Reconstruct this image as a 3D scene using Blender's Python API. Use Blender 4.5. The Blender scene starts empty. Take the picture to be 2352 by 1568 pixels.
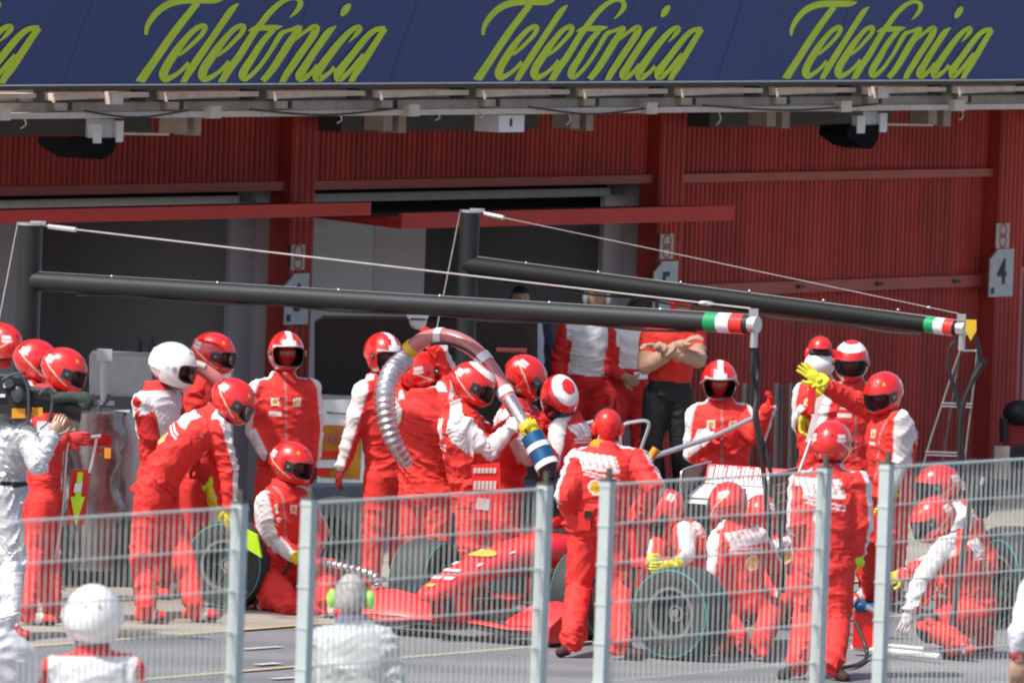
import bpy, bmesh, math, random
import numpy as np
from mathutils import Vector, Matrix
random.seed(7)
C = bpy.context.scene.collection
SC = bpy.context.scene
# ------------------------------------------------------------------ camera, sky, sun
FPX, CX, CY, HC = 26000.0, 1176.0, 784.0, 6.3
PITCH, ROLL = math.atan(1264/26000.0), 0.035
cp, sp = math.cos(PITCH), math.sin(PITCH)
cr, sr = math.cos(ROLL), math.sin(ROLL)
FW = Vector((0, cp, -sp)); RT = Vector((1, 0, 0)); UP = Vector((0, sp, cp))
cd = bpy.data.cameras.new('camera'); cam = bpy.data.objects.new('camera', cd); C.objects.link(cam)
cd.sensor_width = 36; cd.lens = 36*FPX/2352
cd.clip_start = 1; cd.clip_end = 2000
R_ = cr*RT + sr*UP; U_ = -sr*RT + cr*UP
M = Matrix.Identity(4)
for i in range(3):
    M[i][0] = R_[i]; M[i][1] = U_[i]; M[i][2] = -FW[i]
M[2][3] = HC
cam.matrix_world = M
cd.dof.use_dof = True; cd.dof.focus_distance = 85; cd.dof.aperture_fstop = 7.5
SC.cycles.pixel_filter_type = 'BLACKMAN_HARRIS'; SC.cycles.filter_width = 2.0
SC.camera = cam
SUN_EL, SUN_AZ = math.radians(57), (-0.80, -0.60)
w = bpy.data.worlds.new('World'); SC.world = w; w.use_nodes = True
nt = w.node_tree; bg = nt.nodes['Background']
sky = nt.nodes.new('ShaderNodeTexSky'); sky.sky_type = 'NISHITA'; sky.sun_disc = False
sky.dust_density = 3.0; sky.ozone_density = 0.6; sky.sun_elevation = SUN_EL; sky.sun_rotation = math.atan2(SUN_AZ[0], SUN_AZ[1])
nt.links.new(sky.outputs[0], bg.inputs[0]); bg.inputs[1].default_value = 0.15
sl = bpy.data.lights.new('sun', 'SUN'); sl.energy = 4.3; sl.angle = math.radians(2.0); sl.color = (1, 0.95, 0.88)
so = bpy.data.objects.new('sun', sl); C.objects.link(so)
sd = Vector((SUN_AZ[0]*math.cos(SUN_EL), SUN_AZ[1]*math.cos(SUN_EL), math.sin(SUN_EL)))
so.rotation_euler = sd.to_track_quat('Z', 'Y').to_euler(); so.location = (-30, 40, 60)
SC.view_settings.view_transform = 'Standard'; SC.view_settings.look = 'None'
SC.view_settings.exposure = 0.2; SC.view_settings.gamma = 1
# ------------------------------------------------------------------ pixel <-> world (measuring tool: 2352x1568 grid)
def ray(x, y):
    ix, iy = (x-CX)/FPX, (y-CY)/FPX
    return FW + (ix*cr+iy*sr)*RT + (ix*sr-iy*cr)*UP
def P(x, y, Y):
    d = ray(x, y); k = Y/d.y
    return Vector((d.x*k, Y, HC+d.z*k))
def G(x, y, z=0.0):
    d = ray(x, y); k = (z-HC)/d.z
    return Vector((d.x*k, d.y*k, z))
AL = math.atan(FPX/16500.0)
WD = Vector((math.cos(AL), math.sin(AL), 0)); WN = Vector((math.sin(AL), -math.cos(AL), 0))   # along the wall / towards the track
_g = G(2300, 1052)
W0 = _g + WD*0
t0 = None
def W(t, n, z): return W0 + WD*t + WN*n + Vector((0, 0, z))
def wp(x, y, n=0.0):          # point (t, z) of the plane n metres in front of the wall seen at x,y
    d = ray(x, y); o = Vector((0, 0, HC))
    k = ((W0 + WN*n - o).dot(WN))/d.dot(WN)
    q = o + d*k
    return (q-W0).dot(WD), q.z
# ------------------------------------------------------------------ materials
def mat(name, col, rough=0.6, metal=0.0, noise=0.12, nscale=12.0, bump=0.0, bscale=60.0, coat=0.0, emit=None, ns2=None, spec=0.5):
    m = bpy.data.materials.new(name); m.use_nodes = True
    n = m.node_tree; b = n.nodes['Principled BSDF']
    b.inputs['Roughness'].default_value = rough; b.inputs['Metallic'].default_value = metal
    b.inputs['Specular IOR Level'].default_value = spec
    b.inputs['Coat Weight'].default_value = coat
    tc = n.nodes.new('ShaderNodeTexCoord')
    if noise > 0:
        nz = n.nodes.new('ShaderNodeTexNoise'); nz.inputs['Scale'].default_value = nscale; nz.inputs['Detail'].default_value = 6
        n.links.new(tc.outputs['Object'], nz.inputs['Vector'])
        cr_ = n.nodes.new('ShaderNodeMapRange'); cr_.inputs[3].default_value = 1-noise*2; cr_.inputs[4].default_value = 1+noise*2
        n.links.new(nz.outputs[0], cr_.inputs[0])
        mx = n.nodes.new('ShaderNodeVectorMath'); mx.operation = 'SCALE'
        mx.inputs[0].default_value = col[:3]; n.links.new(cr_.outputs[0], mx.inputs['Scale'])
        n.links.new(mx.outputs[0], b.inputs['Base Color'])
    else:
        b.inputs['Base Color'].default_value = (*col[:3], 1)
    if bump > 0:
        bz = n.nodes.new('ShaderNodeTexNoise'); bz.inputs['Scale'].default_value = bscale; bz.inputs['Detail'].default_value = 4
        n.links.new(tc.outputs['Object'], bz.inputs['Vector'])
        bp = n.nodes.new('ShaderNodeBump'); bp.inputs['Strength'].default_value = bump; bp.inputs['Distance'].default_value = 0.01
        n.links.new(bz.outputs[0], bp.inputs['Height']); n.links.new(bp.outputs[0], b.inputs['Normal'])
    if emit:
        b.inputs['Emission Color'].default_value = (*emit[:3], 1); b.inputs['Emission Strength'].default_value = emit[3]
    return m
def colmat(name, rough=0.75, metal=0.0, bump=0.2, bscale=45.0, coat=0.0, sheen=0.0):
    m = bpy.data.materials.new(name); m.use_nodes = True
    n = m.node_tree; b = n.nodes['Principled BSDF']
    b.inputs['Roughness'].default_value = rough; b.inputs['Metallic'].default_value = metal; b.inputs['Coat Weight'].default_value = coat
    b.inputs['Specular IOR Level'].default_value = 0.35 if not coat else 0.5
    b.inputs['Coat Roughness'].default_value = 0.05
    at = n.nodes.new('ShaderNodeAttribute'); at.attribute_name = 'Col'
    tc = n.nodes.new('ShaderNodeTexCoord')
    nz = n.nodes.new('ShaderNodeTexNoise'); nz.inputs['Scale'].default_value = 9; nz.inputs['Detail'].default_value = 5
    n.links.new(tc.outputs['Object'], nz.inputs['Vector'])
    mr = n.nodes.new('ShaderNodeMapRange'); mr.inputs[3].default_value = 0.86 if not coat else .96; mr.inputs[4].default_value = 1.12 if not coat else 1.03
    n.links.new(nz.outputs[0], mr.inputs[0])
    mx = n.nodes.new('ShaderNodeVectorMath'); mx.operation = 'SCALE'
    n.links.new(at.outputs['Color'], mx.inputs[0]); n.links.new(mr.outputs[0], mx.inputs['Scale'])
    n.links.new(mx.outputs[0], b.inputs['Base Color'])
    if bump:
        bz = n.nodes.new('ShaderNodeTexNoise'); bz.inputs['Scale'].default_value = bscale; bz.inputs['Detail'].default_value = 5; bz.inputs['Distortion'].default_value = .6
        n.links.new(tc.outputs['Object'], bz.inputs['Vector'])
        bp = n.nodes.new('ShaderNodeBump'); bp.inputs['Strength'].default_value = bump; bp.inputs['Distance'].default_value = 0.012
        n.links.new(bz.outputs[0], bp.inputs['Height']); n.links.new(bp.outputs[0], b.inputs['Normal'])
    return m
MT = {}
MT['suit'] = colmat('suit_fabric')
MT['silver'] = colmat('silver_fabric', rough=0.5, metal=0.3, bump=0.5, bscale=10)
MT['shell'] = colmat('helmet_paint', rough=0.25, bump=0, coat=1.0)
MT['carpaint'] = colmat('car_paint', rough=0.4, bump=0, coat=0.35)
def visor_mat():
    m = bpy.data.materials.new('visor_clear'); m.use_nodes = True; n = m.node_tree
    b = n.nodes['Principled BSDF']; b.inputs['Base Color'].default_value = (.02, .02, .025, 1); b.inputs['Roughness'].default_value = .06
    tr = n.nodes.new('ShaderNodeBsdfTransparent'); tr.inputs[0].default_value = (.75, .75, .78, 1)
    mx = n.nodes.new('ShaderNodeMixShader'); lw = n.nodes.new('ShaderNodeLayerWeight'); lw.inputs[0].default_value = .35
    mr = n.nodes.new('ShaderNodeMapRange'); mr.inputs[3].default_value = .22; mr.inputs[4].default_value = .85
    n.links.new(lw.outputs['Facing'], mr.inputs[0]); n.links.new(mr.outputs[0], mx.inputs[0])
    n.links.new(tr.outputs[0], mx.inputs[1]); n.links.new(b.outputs[0], mx.inputs[2])
    n.links.new(mx.outputs[0], n.nodes['Material Output'].inputs[0]); return m
MT['visor'] = visor_mat()
MT['dark'] = mat('black_rubber', (.018, .018, .02), .55, noise=.2)
MT['tyre'] = mat('tyre_rubber', (.035, .04, .041), .75, noise=.2, nscale=20, bump=.3)
MT['blanket'] = mat('tyre_blanket', (.045, .05, .055), .85, bump=.5, bscale=20)
MT['teal'] = mat('teal_band', (.04, .3, .26), .6)
MT['rim'] = mat('rim_metal', (.12, .13, .14), .35, metal=.7)
MT['rimlip'] = mat('rim_lip', (.22, .22, .20), .4, metal=.4)
MT['black'] = mat('black_paint', (.012, .015, .017), .5, noise=.15, nscale=4)
MT['steel'] = mat('galvanised_steel', (.5, .56, .56), .5, metal=.2, noise=.08, nscale=8, bump=.15)
MT['alu'] = mat('aluminium', (.7, .71, .72), .28, metal=.85, noise=.05)
MT['wire'] = mat('wire_steel', (.55, .6, .57), .45, metal=.2)
MT['cable'] = mat('steel_cable', (.7, .68, .66), .3, metal=.7)
MT['white'] = mat('white_paint', (.75, .76, .78), .45, noise=.05)
MT['offwhite'] = mat('offwhite_plastic', (.6, .54, .48), .5)
MT['yellow'] = mat('yellow_paint', (.8, .5, .03), .45)
MT['lime'] = mat('lime_sheet', (.55, .85, .02), .6)
MT['red'] = mat('red_paint', (.75, .02, .015), .35, noise=.05, coat=.4)
MT['green'] = mat('flag_green', (.0, .28, .1), .5)
MT['blue'] = mat('blue_anodised', (.012, .10, .24), .4, metal=.3)
MT['gdoor'] = mat('garage_door_red', (.52, .060, .045), .6, noise=.2, nscale=.9, bump=.1)
MT['gbeam'] = mat('garage_beam_red', (.5, .10, .08), .5, noise=.1, nscale=3)
MT['awn'] = mat('awning_red', (.62, .04, .03), .6, noise=.08, nscale=2)
MT['pink'] = mat('faded_red_slats', (.6, .28, .27), .6)
MT['cone'] = mat('concrete_beam', (.42, .36, .31), .85, noise=.15, nscale=5, bump=.4)
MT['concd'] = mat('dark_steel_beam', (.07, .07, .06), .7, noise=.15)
MT['navy'] = mat('banner_blue', (.026, .045, .17), .55, noise=.06, nscale=.8)
MT['lettr'] = mat('banner_lime', (.52, .66, .02), .55, noise=.08, nscale=2)
MT['plateg'] = mat('number_plate_grey', (.6, .62, .62), .5)
MT['ink'] = mat('dark_ink', (.04, .05, .06), .6)
MT['ringr'] = mat('ring_red', (.5, .12, .12), .6)
MT['in_d'] = mat('interior_dark_grey', (.52, .5, .49), .7, noise=.08, nscale=1)
MT['in_m'] = mat('interior_mauve', (.62, .56, .58), .7, noise=.06, nscale=1)
MT['in_l'] = mat('interior_light', (.7, .68, .68), .7, noise=.06, nscale=1)
MT['in_f'] = mat('interior_floor', (.5, .5, .5), .5)
MT['foil'] = mat('clear_wrap', (.28, .28, .29), .22, metal=.7, noise=.3, nscale=5, bump=1.0, bscale=9)
MT['duct'] = mat('silver_duct', (.55, .52, .55), .32, metal=.8, bump=.6, bscale=25)
MT['hosepink'] = mat('fuel_hose_red', (.52, .17, .17), .3, noise=.2, nscale=8, coat=.5)
MT['orange'] = mat('orange_board', (.75, .3, .01), .6, noise=.06)
MT['carbon'] = mat('carbon', (.03, .032, .035), .35, noise=.2, nscale=30)
MT['limep'] = mat('lime_plastic', (.35, .85, .08), .4, noise=0)
MT['mattb'] = mat('matt_black', (.008, .008, .009), .9, noise=0, spec=.1)
MT['boomb'] = mat('boom_black', (.009, .01, .011), .6, noise=.1, spec=.25)
MT['paper'] = mat('paper_white', (.8, .8, .82), .7)
# ------------------------------------------------------------------ mesh helpers
class B:
    def __init__(s): s.v = []; s.f = []; s.c = []
    def add(s, vs, fs, col=None):
        o = len(s.v); s.v += [tuple(v) for v in vs]; s.f += [tuple(i+o for i in f) for f in fs]
        s.c += [col or (1, 1, 1)]*len(vs)
    def box(s, c, sx, sy, sz, ax=None, col=None):
        c = Vector(c); ax = ax or (Vector((1, 0, 0)), Vector((0, 1, 0)), Vector((0, 0, 1)))
        vs = [c+ax[0]*(i*sx/2)+ax[1]*(j*sy/2)+ax[2]*(k*sz/2) for i in (-1, 1) for j in (-1, 1) for k in (-1, 1)]
        s.add(vs, [(0, 1, 3, 2), (4, 6, 7, 5), (0, 4, 5, 1), (2, 3, 7, 6), (0, 2, 6, 4), (1, 5, 7, 3)], col)
    def wbox(s, t0, t1, n0, n1, z0, z1, col=None):
        s.box(W((t0+t1)/2, (n0+n1)/2, (z0+z1)/2), abs(t1-t0), abs(n1-n0), abs(z1-z0), (WD, WN, Vector((0, 0, 1))), col)
    def tube(s, pts, r, seg=8, caps=True, col=None):
        pts = [Vector(p) for p in pts]; n = len(pts)
        rs = r if isinstance(r, (list, tuple)) else [r]*n
        up = Vector((0.13, 0.21, 1)).normalized(); vs = []
        d0 = (pts[1]-pts[0]).normalized(); u = d0.orthogonal().normalized()
        for i in range(n):
            d = (pts[min(i+1, n-1)]-pts[max(i-1, 0)]).normalized()
            u = (u - d*u.dot(d)).normalized(); v = d.cross(u)
            for k in range(seg):
                a = 2*math.pi*k/seg; vs.append(pts[i]+(u*math.cos(a)+v*math.sin(a))*rs[i])
        fs = [(i*seg+k, i*seg+(k+1) % seg, (i+1)*seg+(k+1) % seg, (i+1)*seg+k) for i in range(n-1) for k in range(seg)]
        if caps: fs += [tuple(range(seg))[::-1], tuple((n-1)*seg+k for k in range(seg))]
        s.add(vs, fs, col)
    def lathe(s, prof, seg=40, M=None, col=None):      # prof (r, y): axis = local Y
        M = M or Matrix.Identity(4); vs = []; n = len(prof)
        for r, y in prof:
            for k in range(seg):
                a = 2*math.pi*k/seg; vs.append(M @ Vector((r*math.cos(a), y, r*math.sin(a))))
        fs = [(i*seg+k, i*seg+(k+1) % seg, (i+1)*seg+(k+1) % seg, (i+1)*seg+k) for i in range(n-1) for k in range(seg)]
        s.add(vs, fs, col)
    def ell(s, c, rx, ry, rz, ax=None, seg=16, rings=10, col=None):
        c = Vector(c); ax = ax or (Vector((1, 0, 0)), Vector((0, 1, 0)), Vector((0, 0, 1))); vs = [c+ax[2]*rz]
        for i in range(1, rings):
            th = math.pi*i/rings
            for k in range(seg):
                a = 2*math.pi*k/seg
                vs.append(c+ax[0]*(rx*math.sin(th)*math.cos(a))+ax[1]*(ry*math.sin(th)*math.sin(a))+ax[2]*(rz*math.cos(th)))
        vs.append(c-ax[2]*rz); fs = [(0, 1+k, 1+(k+1) % seg) for k in range(seg)]
        for i in range(rings-2):
            for k in range(seg):
                fs.append((1+i*seg+k, 1+(i+1)*seg+k, 1+(i+1)*seg+(k+1) % seg, 1+i*seg+(k+1) % seg))
        L = len(vs)-1; fs += [(1+(rings-2)*seg+k, L, 1+(rings-2)*seg+(k+1) % seg) for k in range(seg)]
        s.add(vs, fs, col)
    def prism(s, poly, thick, col=None):               # poly: 3-D points, thick: vector
        n = len(poly); a = [Vector(p) for p in poly]; b = [p+thick for p in a]
        s.add(a+b, [tuple(range(n))[::-1], tuple(range(n, 2*n))]+[(i, (i+1) % n, n+(i+1) % n, n+i) for i in range(n)], col)
    def loft(s, rings, caps=True, closed=True, cols=None):
        n = len(rings[0]); vs = [p for r in rings for p in r]; m = n if closed else n-1
        fs = [(i*n+k, i*n+(k+1) % n, (i+1)*n+(k+1) % n, (i+1)*n+k) for i in range(len(rings)-1) for k in range(m)]
        if caps: fs += [tuple(range(n))[::-1], tuple((len(rings)-1)*n+k for k in range(n))]
        o = len(s.c); s.add(vs, fs)
        if cols: s.c[o:] = cols
    def mesh(s, name, smooth=True, colattr=False, fix=True):
        me = bpy.data.meshes.new(name); me.from_pydata([tuple(v) for v in s.v], [], s.f)
        if fix:
            bm = bmesh.new(); bm.from_mesh(me); bmesh.ops.recalc_face_normals(bm, faces=bm.faces); bm.to_mesh(me); bm.free()
        if colattr:
            a = me.color_attributes.new('Col', 'FLOAT_COLOR', 'POINT')
            arr = np.ones((len(s.v), 4), dtype=np.float32); arr[:, :3] = np.array(s.c, dtype=np.float32)
            a.data.foreach_set('color', arr.ravel())
        if smooth:
            me.polygons.foreach_set('use_smooth', [True]*len(me.polygons))
            try: me.set_sharp_from_angle(angle=math.radians(38))
            except Exception: pass
        me.update(); return me
def put(name, bm, m, parent=None, loc=None, smooth=True, colattr=False, fix=True):
    me = bm.mesh(name, smooth, colattr, fix) if isinstance(bm, B) else bm
    o = bpy.data.objects.new(name, me); C.objects.link(o)
    if m is not None and len(me.materials) == 0: me.materials.append(MT[m] if isinstance(m, str) else m)
    if parent is not None:
        o.parent = parent; o.matrix_parent_inverse = parent.matrix_basis.inverted()
    return o
def empty(name, loc=(0, 0, 0), rz=0.0):
    o = bpy.data.objects.new(name, None); C.objects.link(o); o.location = loc; o.rotation_euler = (0, 0, rz); o.empty_display_size = .1
    return o
def tag(o, label, cat, group=None, kind=None):
    o['label'] = label; o['category'] = cat
    if group: o['group'] = group
    if kind: o['kind'] = kind
    return o
def struct(o): o['kind'] = 'structure'; return o
def smoothpts(pts, k=6):
    pts = [Vector(p) for p in pts]; out = []; n = len(pts)
    for i in range(n-1):
        p0, p1, p2, p3 = pts[max(i-1, 0)], pts[i], pts[i+1], pts[min(i+2, n-1)]
        for j in range(k):
            t = j/k; out.append(.5*((2*p1)+(p2-p0)*t+(2*p0-5*p1+4*p2-p3)*t*t+(-p0+3*p1-3*p2+p3)*t**3))
    out.append(pts[-1]); return out
ZV = Vector((0, 0, 1))
def textmesh(txt, size, m, origin, right, up, thick=.004, name='lettering', parent=None, xs=1.0):
    cu = bpy.data.curves.new('t', 'FONT'); cu.body = txt; cu.size = size; cu.align_x = 'CENTER'; cu.align_y = 'CENTER'; cu.extrude = thick; cu.resolution_u = 3
    cu.offset = size*.02
    o = bpy.data.objects.new('t', cu); C.objects.link(o)
    bpy.context.view_layer.update()
    me = bpy.data.meshes.new_from_object(o.evaluated_get(bpy.context.evaluated_depsgraph_get()))
    bpy.data.objects.remove(o); bpy.data.curves.remove(cu)
    nn = right.cross(up)
    for v in me.vertices:
        c = v.co; v.co = Vector(origin)+right*c.x*xs+up*c.y+nn*c.z
    me.name = name
    return put(name, me, m, parent)
# ------------------------------------------------------------------ setting: ground
def ground_sheet(name, poly, z, m):
    b = B(); b.add([Vector((p[0], p[1], z)) for p in poly], [tuple(range(len(poly)))])
    o = put(name, b, m, fix=False); struct(o); return o
def asphalt_mat(name, c1, c2, sc):
    m = mat(name, c1, .85, noise=0, bump=.35, bscale=90); n = m.node_tree; b = n.nodes['Principled BSDF']
    tc = n.nodes.new('ShaderNodeTexCoord'); a = n.nodes.new('ShaderNodeTexNoise'); a.inputs['Scale'].default_value = sc; a.inputs['Detail'].default_value = 8
    mp = n.nodes.new('ShaderNodeMapping'); mp.inputs['Rotation'].default_value = (0, 0, -AL); mp.inputs['Scale'].default_value = (.12, 1, 1)
    n.links.new(tc.outputs['Object'], mp.inputs[0]); n.links.new(mp.outputs[0], a.inputs['Vector'])
    f = n.nodes.new('ShaderNodeTexNoise'); f.inputs['Scale'].default_value = 40; n.links.new(tc.outputs['Object'], f.inputs['Vector'])
    ad = n.nodes.new('ShaderNodeMath'); ad.operation = 'MULTIPLY_ADD'; ad.inputs[1].default_value = .35; n.links.new(f.outputs[0], ad.inputs[0]); n.links.new(a.outputs[0], ad.inputs[2])
    r = n.nodes.new('ShaderNodeValToRGB'); r.color_ramp.elements[0].position = .55; r.color_ramp.elements[1].position = .78
    r.color_ramp.elements[0].color = (*c1, 1); r.color_ramp.elements[1].color = (*c2, 1)
    n.links.new(ad.outputs[0], r.inputs[0]); n.links.new(r.outputs[0], b.inputs['Base Color']); return m
MT['asph'] = asphalt_mat('pit_lane_asphalt', (.13, .135, .145), (.22, .22, .228), .8)
MT['apron'] = asphalt_mat('apron_concrete', (.27, .24, .205), (.36, .325, .28), 1.5)
MT['lineY'] = mat('line_yellow', (.42, .33, .17), .8, noise=.25, nscale=30)
MT['lineW'] = mat('line_white', (.42, .42, .41), .8, noise=.2, nscale=30)
big = [(-600, -60), (600, -60), (600, 900), (-600, 900)]
ground_sheet('ground', big, -.004, 'asph')
def strip(name, xa, ya, n_w, z, m, t0=-200, t1=200):
    g = G(xa, ya); n0 = (g-W0).dot(WN)
    q = [W(t0, n0, 0), W(t1, n0, 0), W(t1, n0+n_w, 0), W(t0, n0+n_w, 0)]
    return ground_sheet(name, [(p.x, p.y) for p in q], z, m)
gA = G(700, 1436); NA = (gA-W0).dot(WN)
q = [W(-200, -8, 0), W(200, -8, 0), W(200, NA, 0), W(-200, NA, 0)]
ground_sheet('pavement', [(p.x, p.y) for p in q], .004, 'apron')
strip('line', 1100, 1403, .09, .010, 'lineY')
strip('line', 1480, 1463, .07, .010, 'lineY')
def dash(xa, ya, xb, yb, w_, m):
    a, b2 = G(xa, ya), G(xb, yb); d = (b2-a).normalized(); s = Vector((-d.y, d.x, 0))*w_/2
    ground_sheet('line', [(p.x, p.y) for p in (a-s, b2-s, b2+s, a+s)], .010, m)
dash(1855, 1521, 1905, 1519, .07, 'lineW'); dash(590, 1528, 640, 1524, .09, 'lineW'); dash(560, 1492, 645, 1486, .07, 'lineW'); dash(625, 1560, 700, 1556, .08, 'lineW')
# ------------------------------------------------------------------ garage building
T = lambda x, n=0.0, y=600: wp(x, y, n)[0]
Zw = lambda x, y, n=0.0: wp(x, y, n)[1]
def corrug(b, t0, t1, n, z0, z1, pitch=.082, amp=.021):
    k = max(1, int(round((t1-t0)/pitch))); p = (t1-t0)/k
    for i in range(k):
        a = t0+i*p
        xs = [(a, 0), (a+.18*p, 0), (a+.32*p, amp), (a+.68*p, amp), (a+.82*p, 0), (a+p, 0)]
        vs = [W(x, n+d, z) for z in (z0, z1) for x, d in xs]
        b.add(vs, [(j, j+1, j+7, j+6) for j in range(5)])
_m = MT['gdoor']; _n = _m.node_tree; _b = _n.nodes['Principled BSDF']; _l = _b.inputs['Base Color'].links[0]; _src = _l.from_socket
_tc = _n.nodes.new('ShaderNodeTexCoord'); _mp = _n.nodes.new('ShaderNodeMapping'); _mp.inputs['Scale'].default_value = (5, 5, .35); _nz = _n.nodes.new('ShaderNodeTexNoise'); _nz.inputs['Scale'].default_value = 1.0; _nz.inputs['Detail'].default_value = 7
_n.links.new(_tc.outputs['Object'], _mp.inputs[0]); _n.links.new(_mp.outputs[0], _nz.inputs['Vector'])
_mr = _n.nodes.new('ShaderNodeMapRange'); _mr.inputs[1].default_value = .35; _mr.inputs[2].default_value = .65; _mr.inputs[3].default_value = .82; _mr.inputs[4].default_value = 1.12
_n.links.new(_nz.outputs[0], _mr.inputs[0]); _vm = _n.nodes.new('ShaderNodeVectorMath'); _vm.operation = 'SCALE'
_n.links.new(_src, _vm.inputs[0]); _n.links.new(_mr.outputs[0], _vm.inputs['Scale']); _n.links.new(_vm.outputs[0], _b.inputs['Base Color'])
zc = Zw(1176, 262, 2.4)          # underside of the canopy services
zs = Zw(1176, 190, 2.6)          # foot of the banner
bld = empty('pit_garage_building', W(0, 0, 0))
tag(bld, 'red corrugated pit garage block with two open bays and closed shutters', 'building')
PN = .12
pil = [(T(662, PN), T(718, PN)), (T(1507, PN), T(1562, PN)), (T(2287, PN), T(2346, PN))]
pitch = ((pil[1][0]-pil[0][0])+(pil[2][0]-pil[1][0]))/2
pl = [(pil[0][0]-pitch, pil[0][1]-pitch)] + pil + [(pil[2][0]+pitch, pil[2][1]+pitch)]
print('pillar pitch', pitch, 'zc', zc, 'zs', zs)
for a, b2 in pl:
    b = B(); corrug(b, a, b2, PN, 0, 3.9, .09, .02); b.wbox(a+.003, b2-.003, -.09, PN-.005, 0, 3.9); put('pillar', b, 'gdoor', bld, smooth=False, fix=False)
z_hd0, z_hd1 = Zw(1100, 428), Zw(1100, 408)
for i in range(4):
    a, b2 = pl[i][1], pl[i+1][0]
    b = B(); corrug(b, a, b2, -.02, z_hd1, 3.9); put('upper_shutter', b, 'gdoor', bld, smooth=False, fix=False)
    b = B(); b.wbox(a, b2, -.15, .06, z_hd0, z_hd1); put('lintel', b, 'gbeam', bld)
    if i in (0, 1):
        b = B(); b.wbox(a+.05, b2-.25, -.32, -.25, z_hd0-.13, z_hd0-.055); put('strip_lamp', b, 'offwhite', bld)
        b = B(); b.wbox(a, b2+.2, -.55, -.5, z_hd0-.27, z_hd0+.3); put('bay_shade_sheet', b, 'mattb', bld)  # matt black sheet put in for the shade inside the open bay
    else:
        zz = Zw(1900, 655); b = B(); corrug(b, a, b2, -.06, zz+.05, z_hd0); corrug(b, a, b2, -.06, 0, zz-.06); d = put('shutter_door', b, 'gdoor', bld, smooth=False, fix=False)
        b = B(); b.wbox(a+.05, b2-.05, -.04, .03, zz-.06, zz+.05)
        put('cross_beam', b, 'gbeam', d)
        for k in range(4): b = B(); b.wbox(a+(k+.55)*(b2-a)/4, a+(k+.55)*(b2-a)/4+.1, .03, .06, zz-.015, zz+.015); put('beam_bolt', b, 'concd', d)
# far right bay: faded vertical slats seen at the edge
b = B(); a = pl[3][1]
for k in range(8): b.wbox(a+.02+k*.14, a+.09+k*.14, .05, .09, Zw(2345, 920), Zw(2345, 625))
b.wbox(a, a+1.2, .0, .05, Zw(2345, 640), Zw(2345, 612)); put('slat_grille', b, 'pink', bld)
b = B(); b.wbox(pl[0][0]-1, pl[4][1]+1, -7, 2.3, 3.9, 4.2); put('roof', b, 'cone', bld)
# rooms
t_l, t_r = pl[0][0], pl[2][0]
b = B(); b.wbox(t_l-1, t_r+.3, -6.2, -6, 0, 3.9); put('back_wall', b, 'in_d', bld)
for i, segs in enumerate((((.1, 6, 'in_m'),), ((.1, .43, 'in_m'), (.43, 2.4, 'in_d'), (2.4, 6, 'in_m')), ((.1, .42, 'in_m'), (.42, 2.3, 'in_d'), (2.3, 2.86, 'in_m'), (2.86, 6, 'in_l')), ((.1, 6, 'in_m'),), ((.1, 6, 'in_m'),))):
    for n0, n1, m in segs: b = B(); b.wbox(pl[i][0]+.1, pl[i][1]-.1, -n1, -n0, 0, 3.9); put('partition_wall', b, m, bld)
b = B(); b.wbox(t_l-1, pl[4][1], -6, -.3, 3.0, 3.1); put('ceiling', b, 'concd', bld)
for x0, x1, n, m in ((560, 857, -.9, 'in_l'), (858, 976, -.94, 'in_m'), (1385, 1475, -.3, 'in_m'), (530, 612, -.3, 'in_m'), (-60, 96, -1.4, 'in_m')):
    b = B(); b.wbox(T(x0, n), T(x1, n), n-.05, n, 0, 2.62); put('wall_panel', b, m, bld)
MT['seam'] = mat('banner_seam', (.024, .042, .158), .6)
b = B(); b.wbox(t_l-1, pl[4][1], -6, .0, -.02, .012); put('bay_floor', b, 'in_f', bld)
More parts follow.
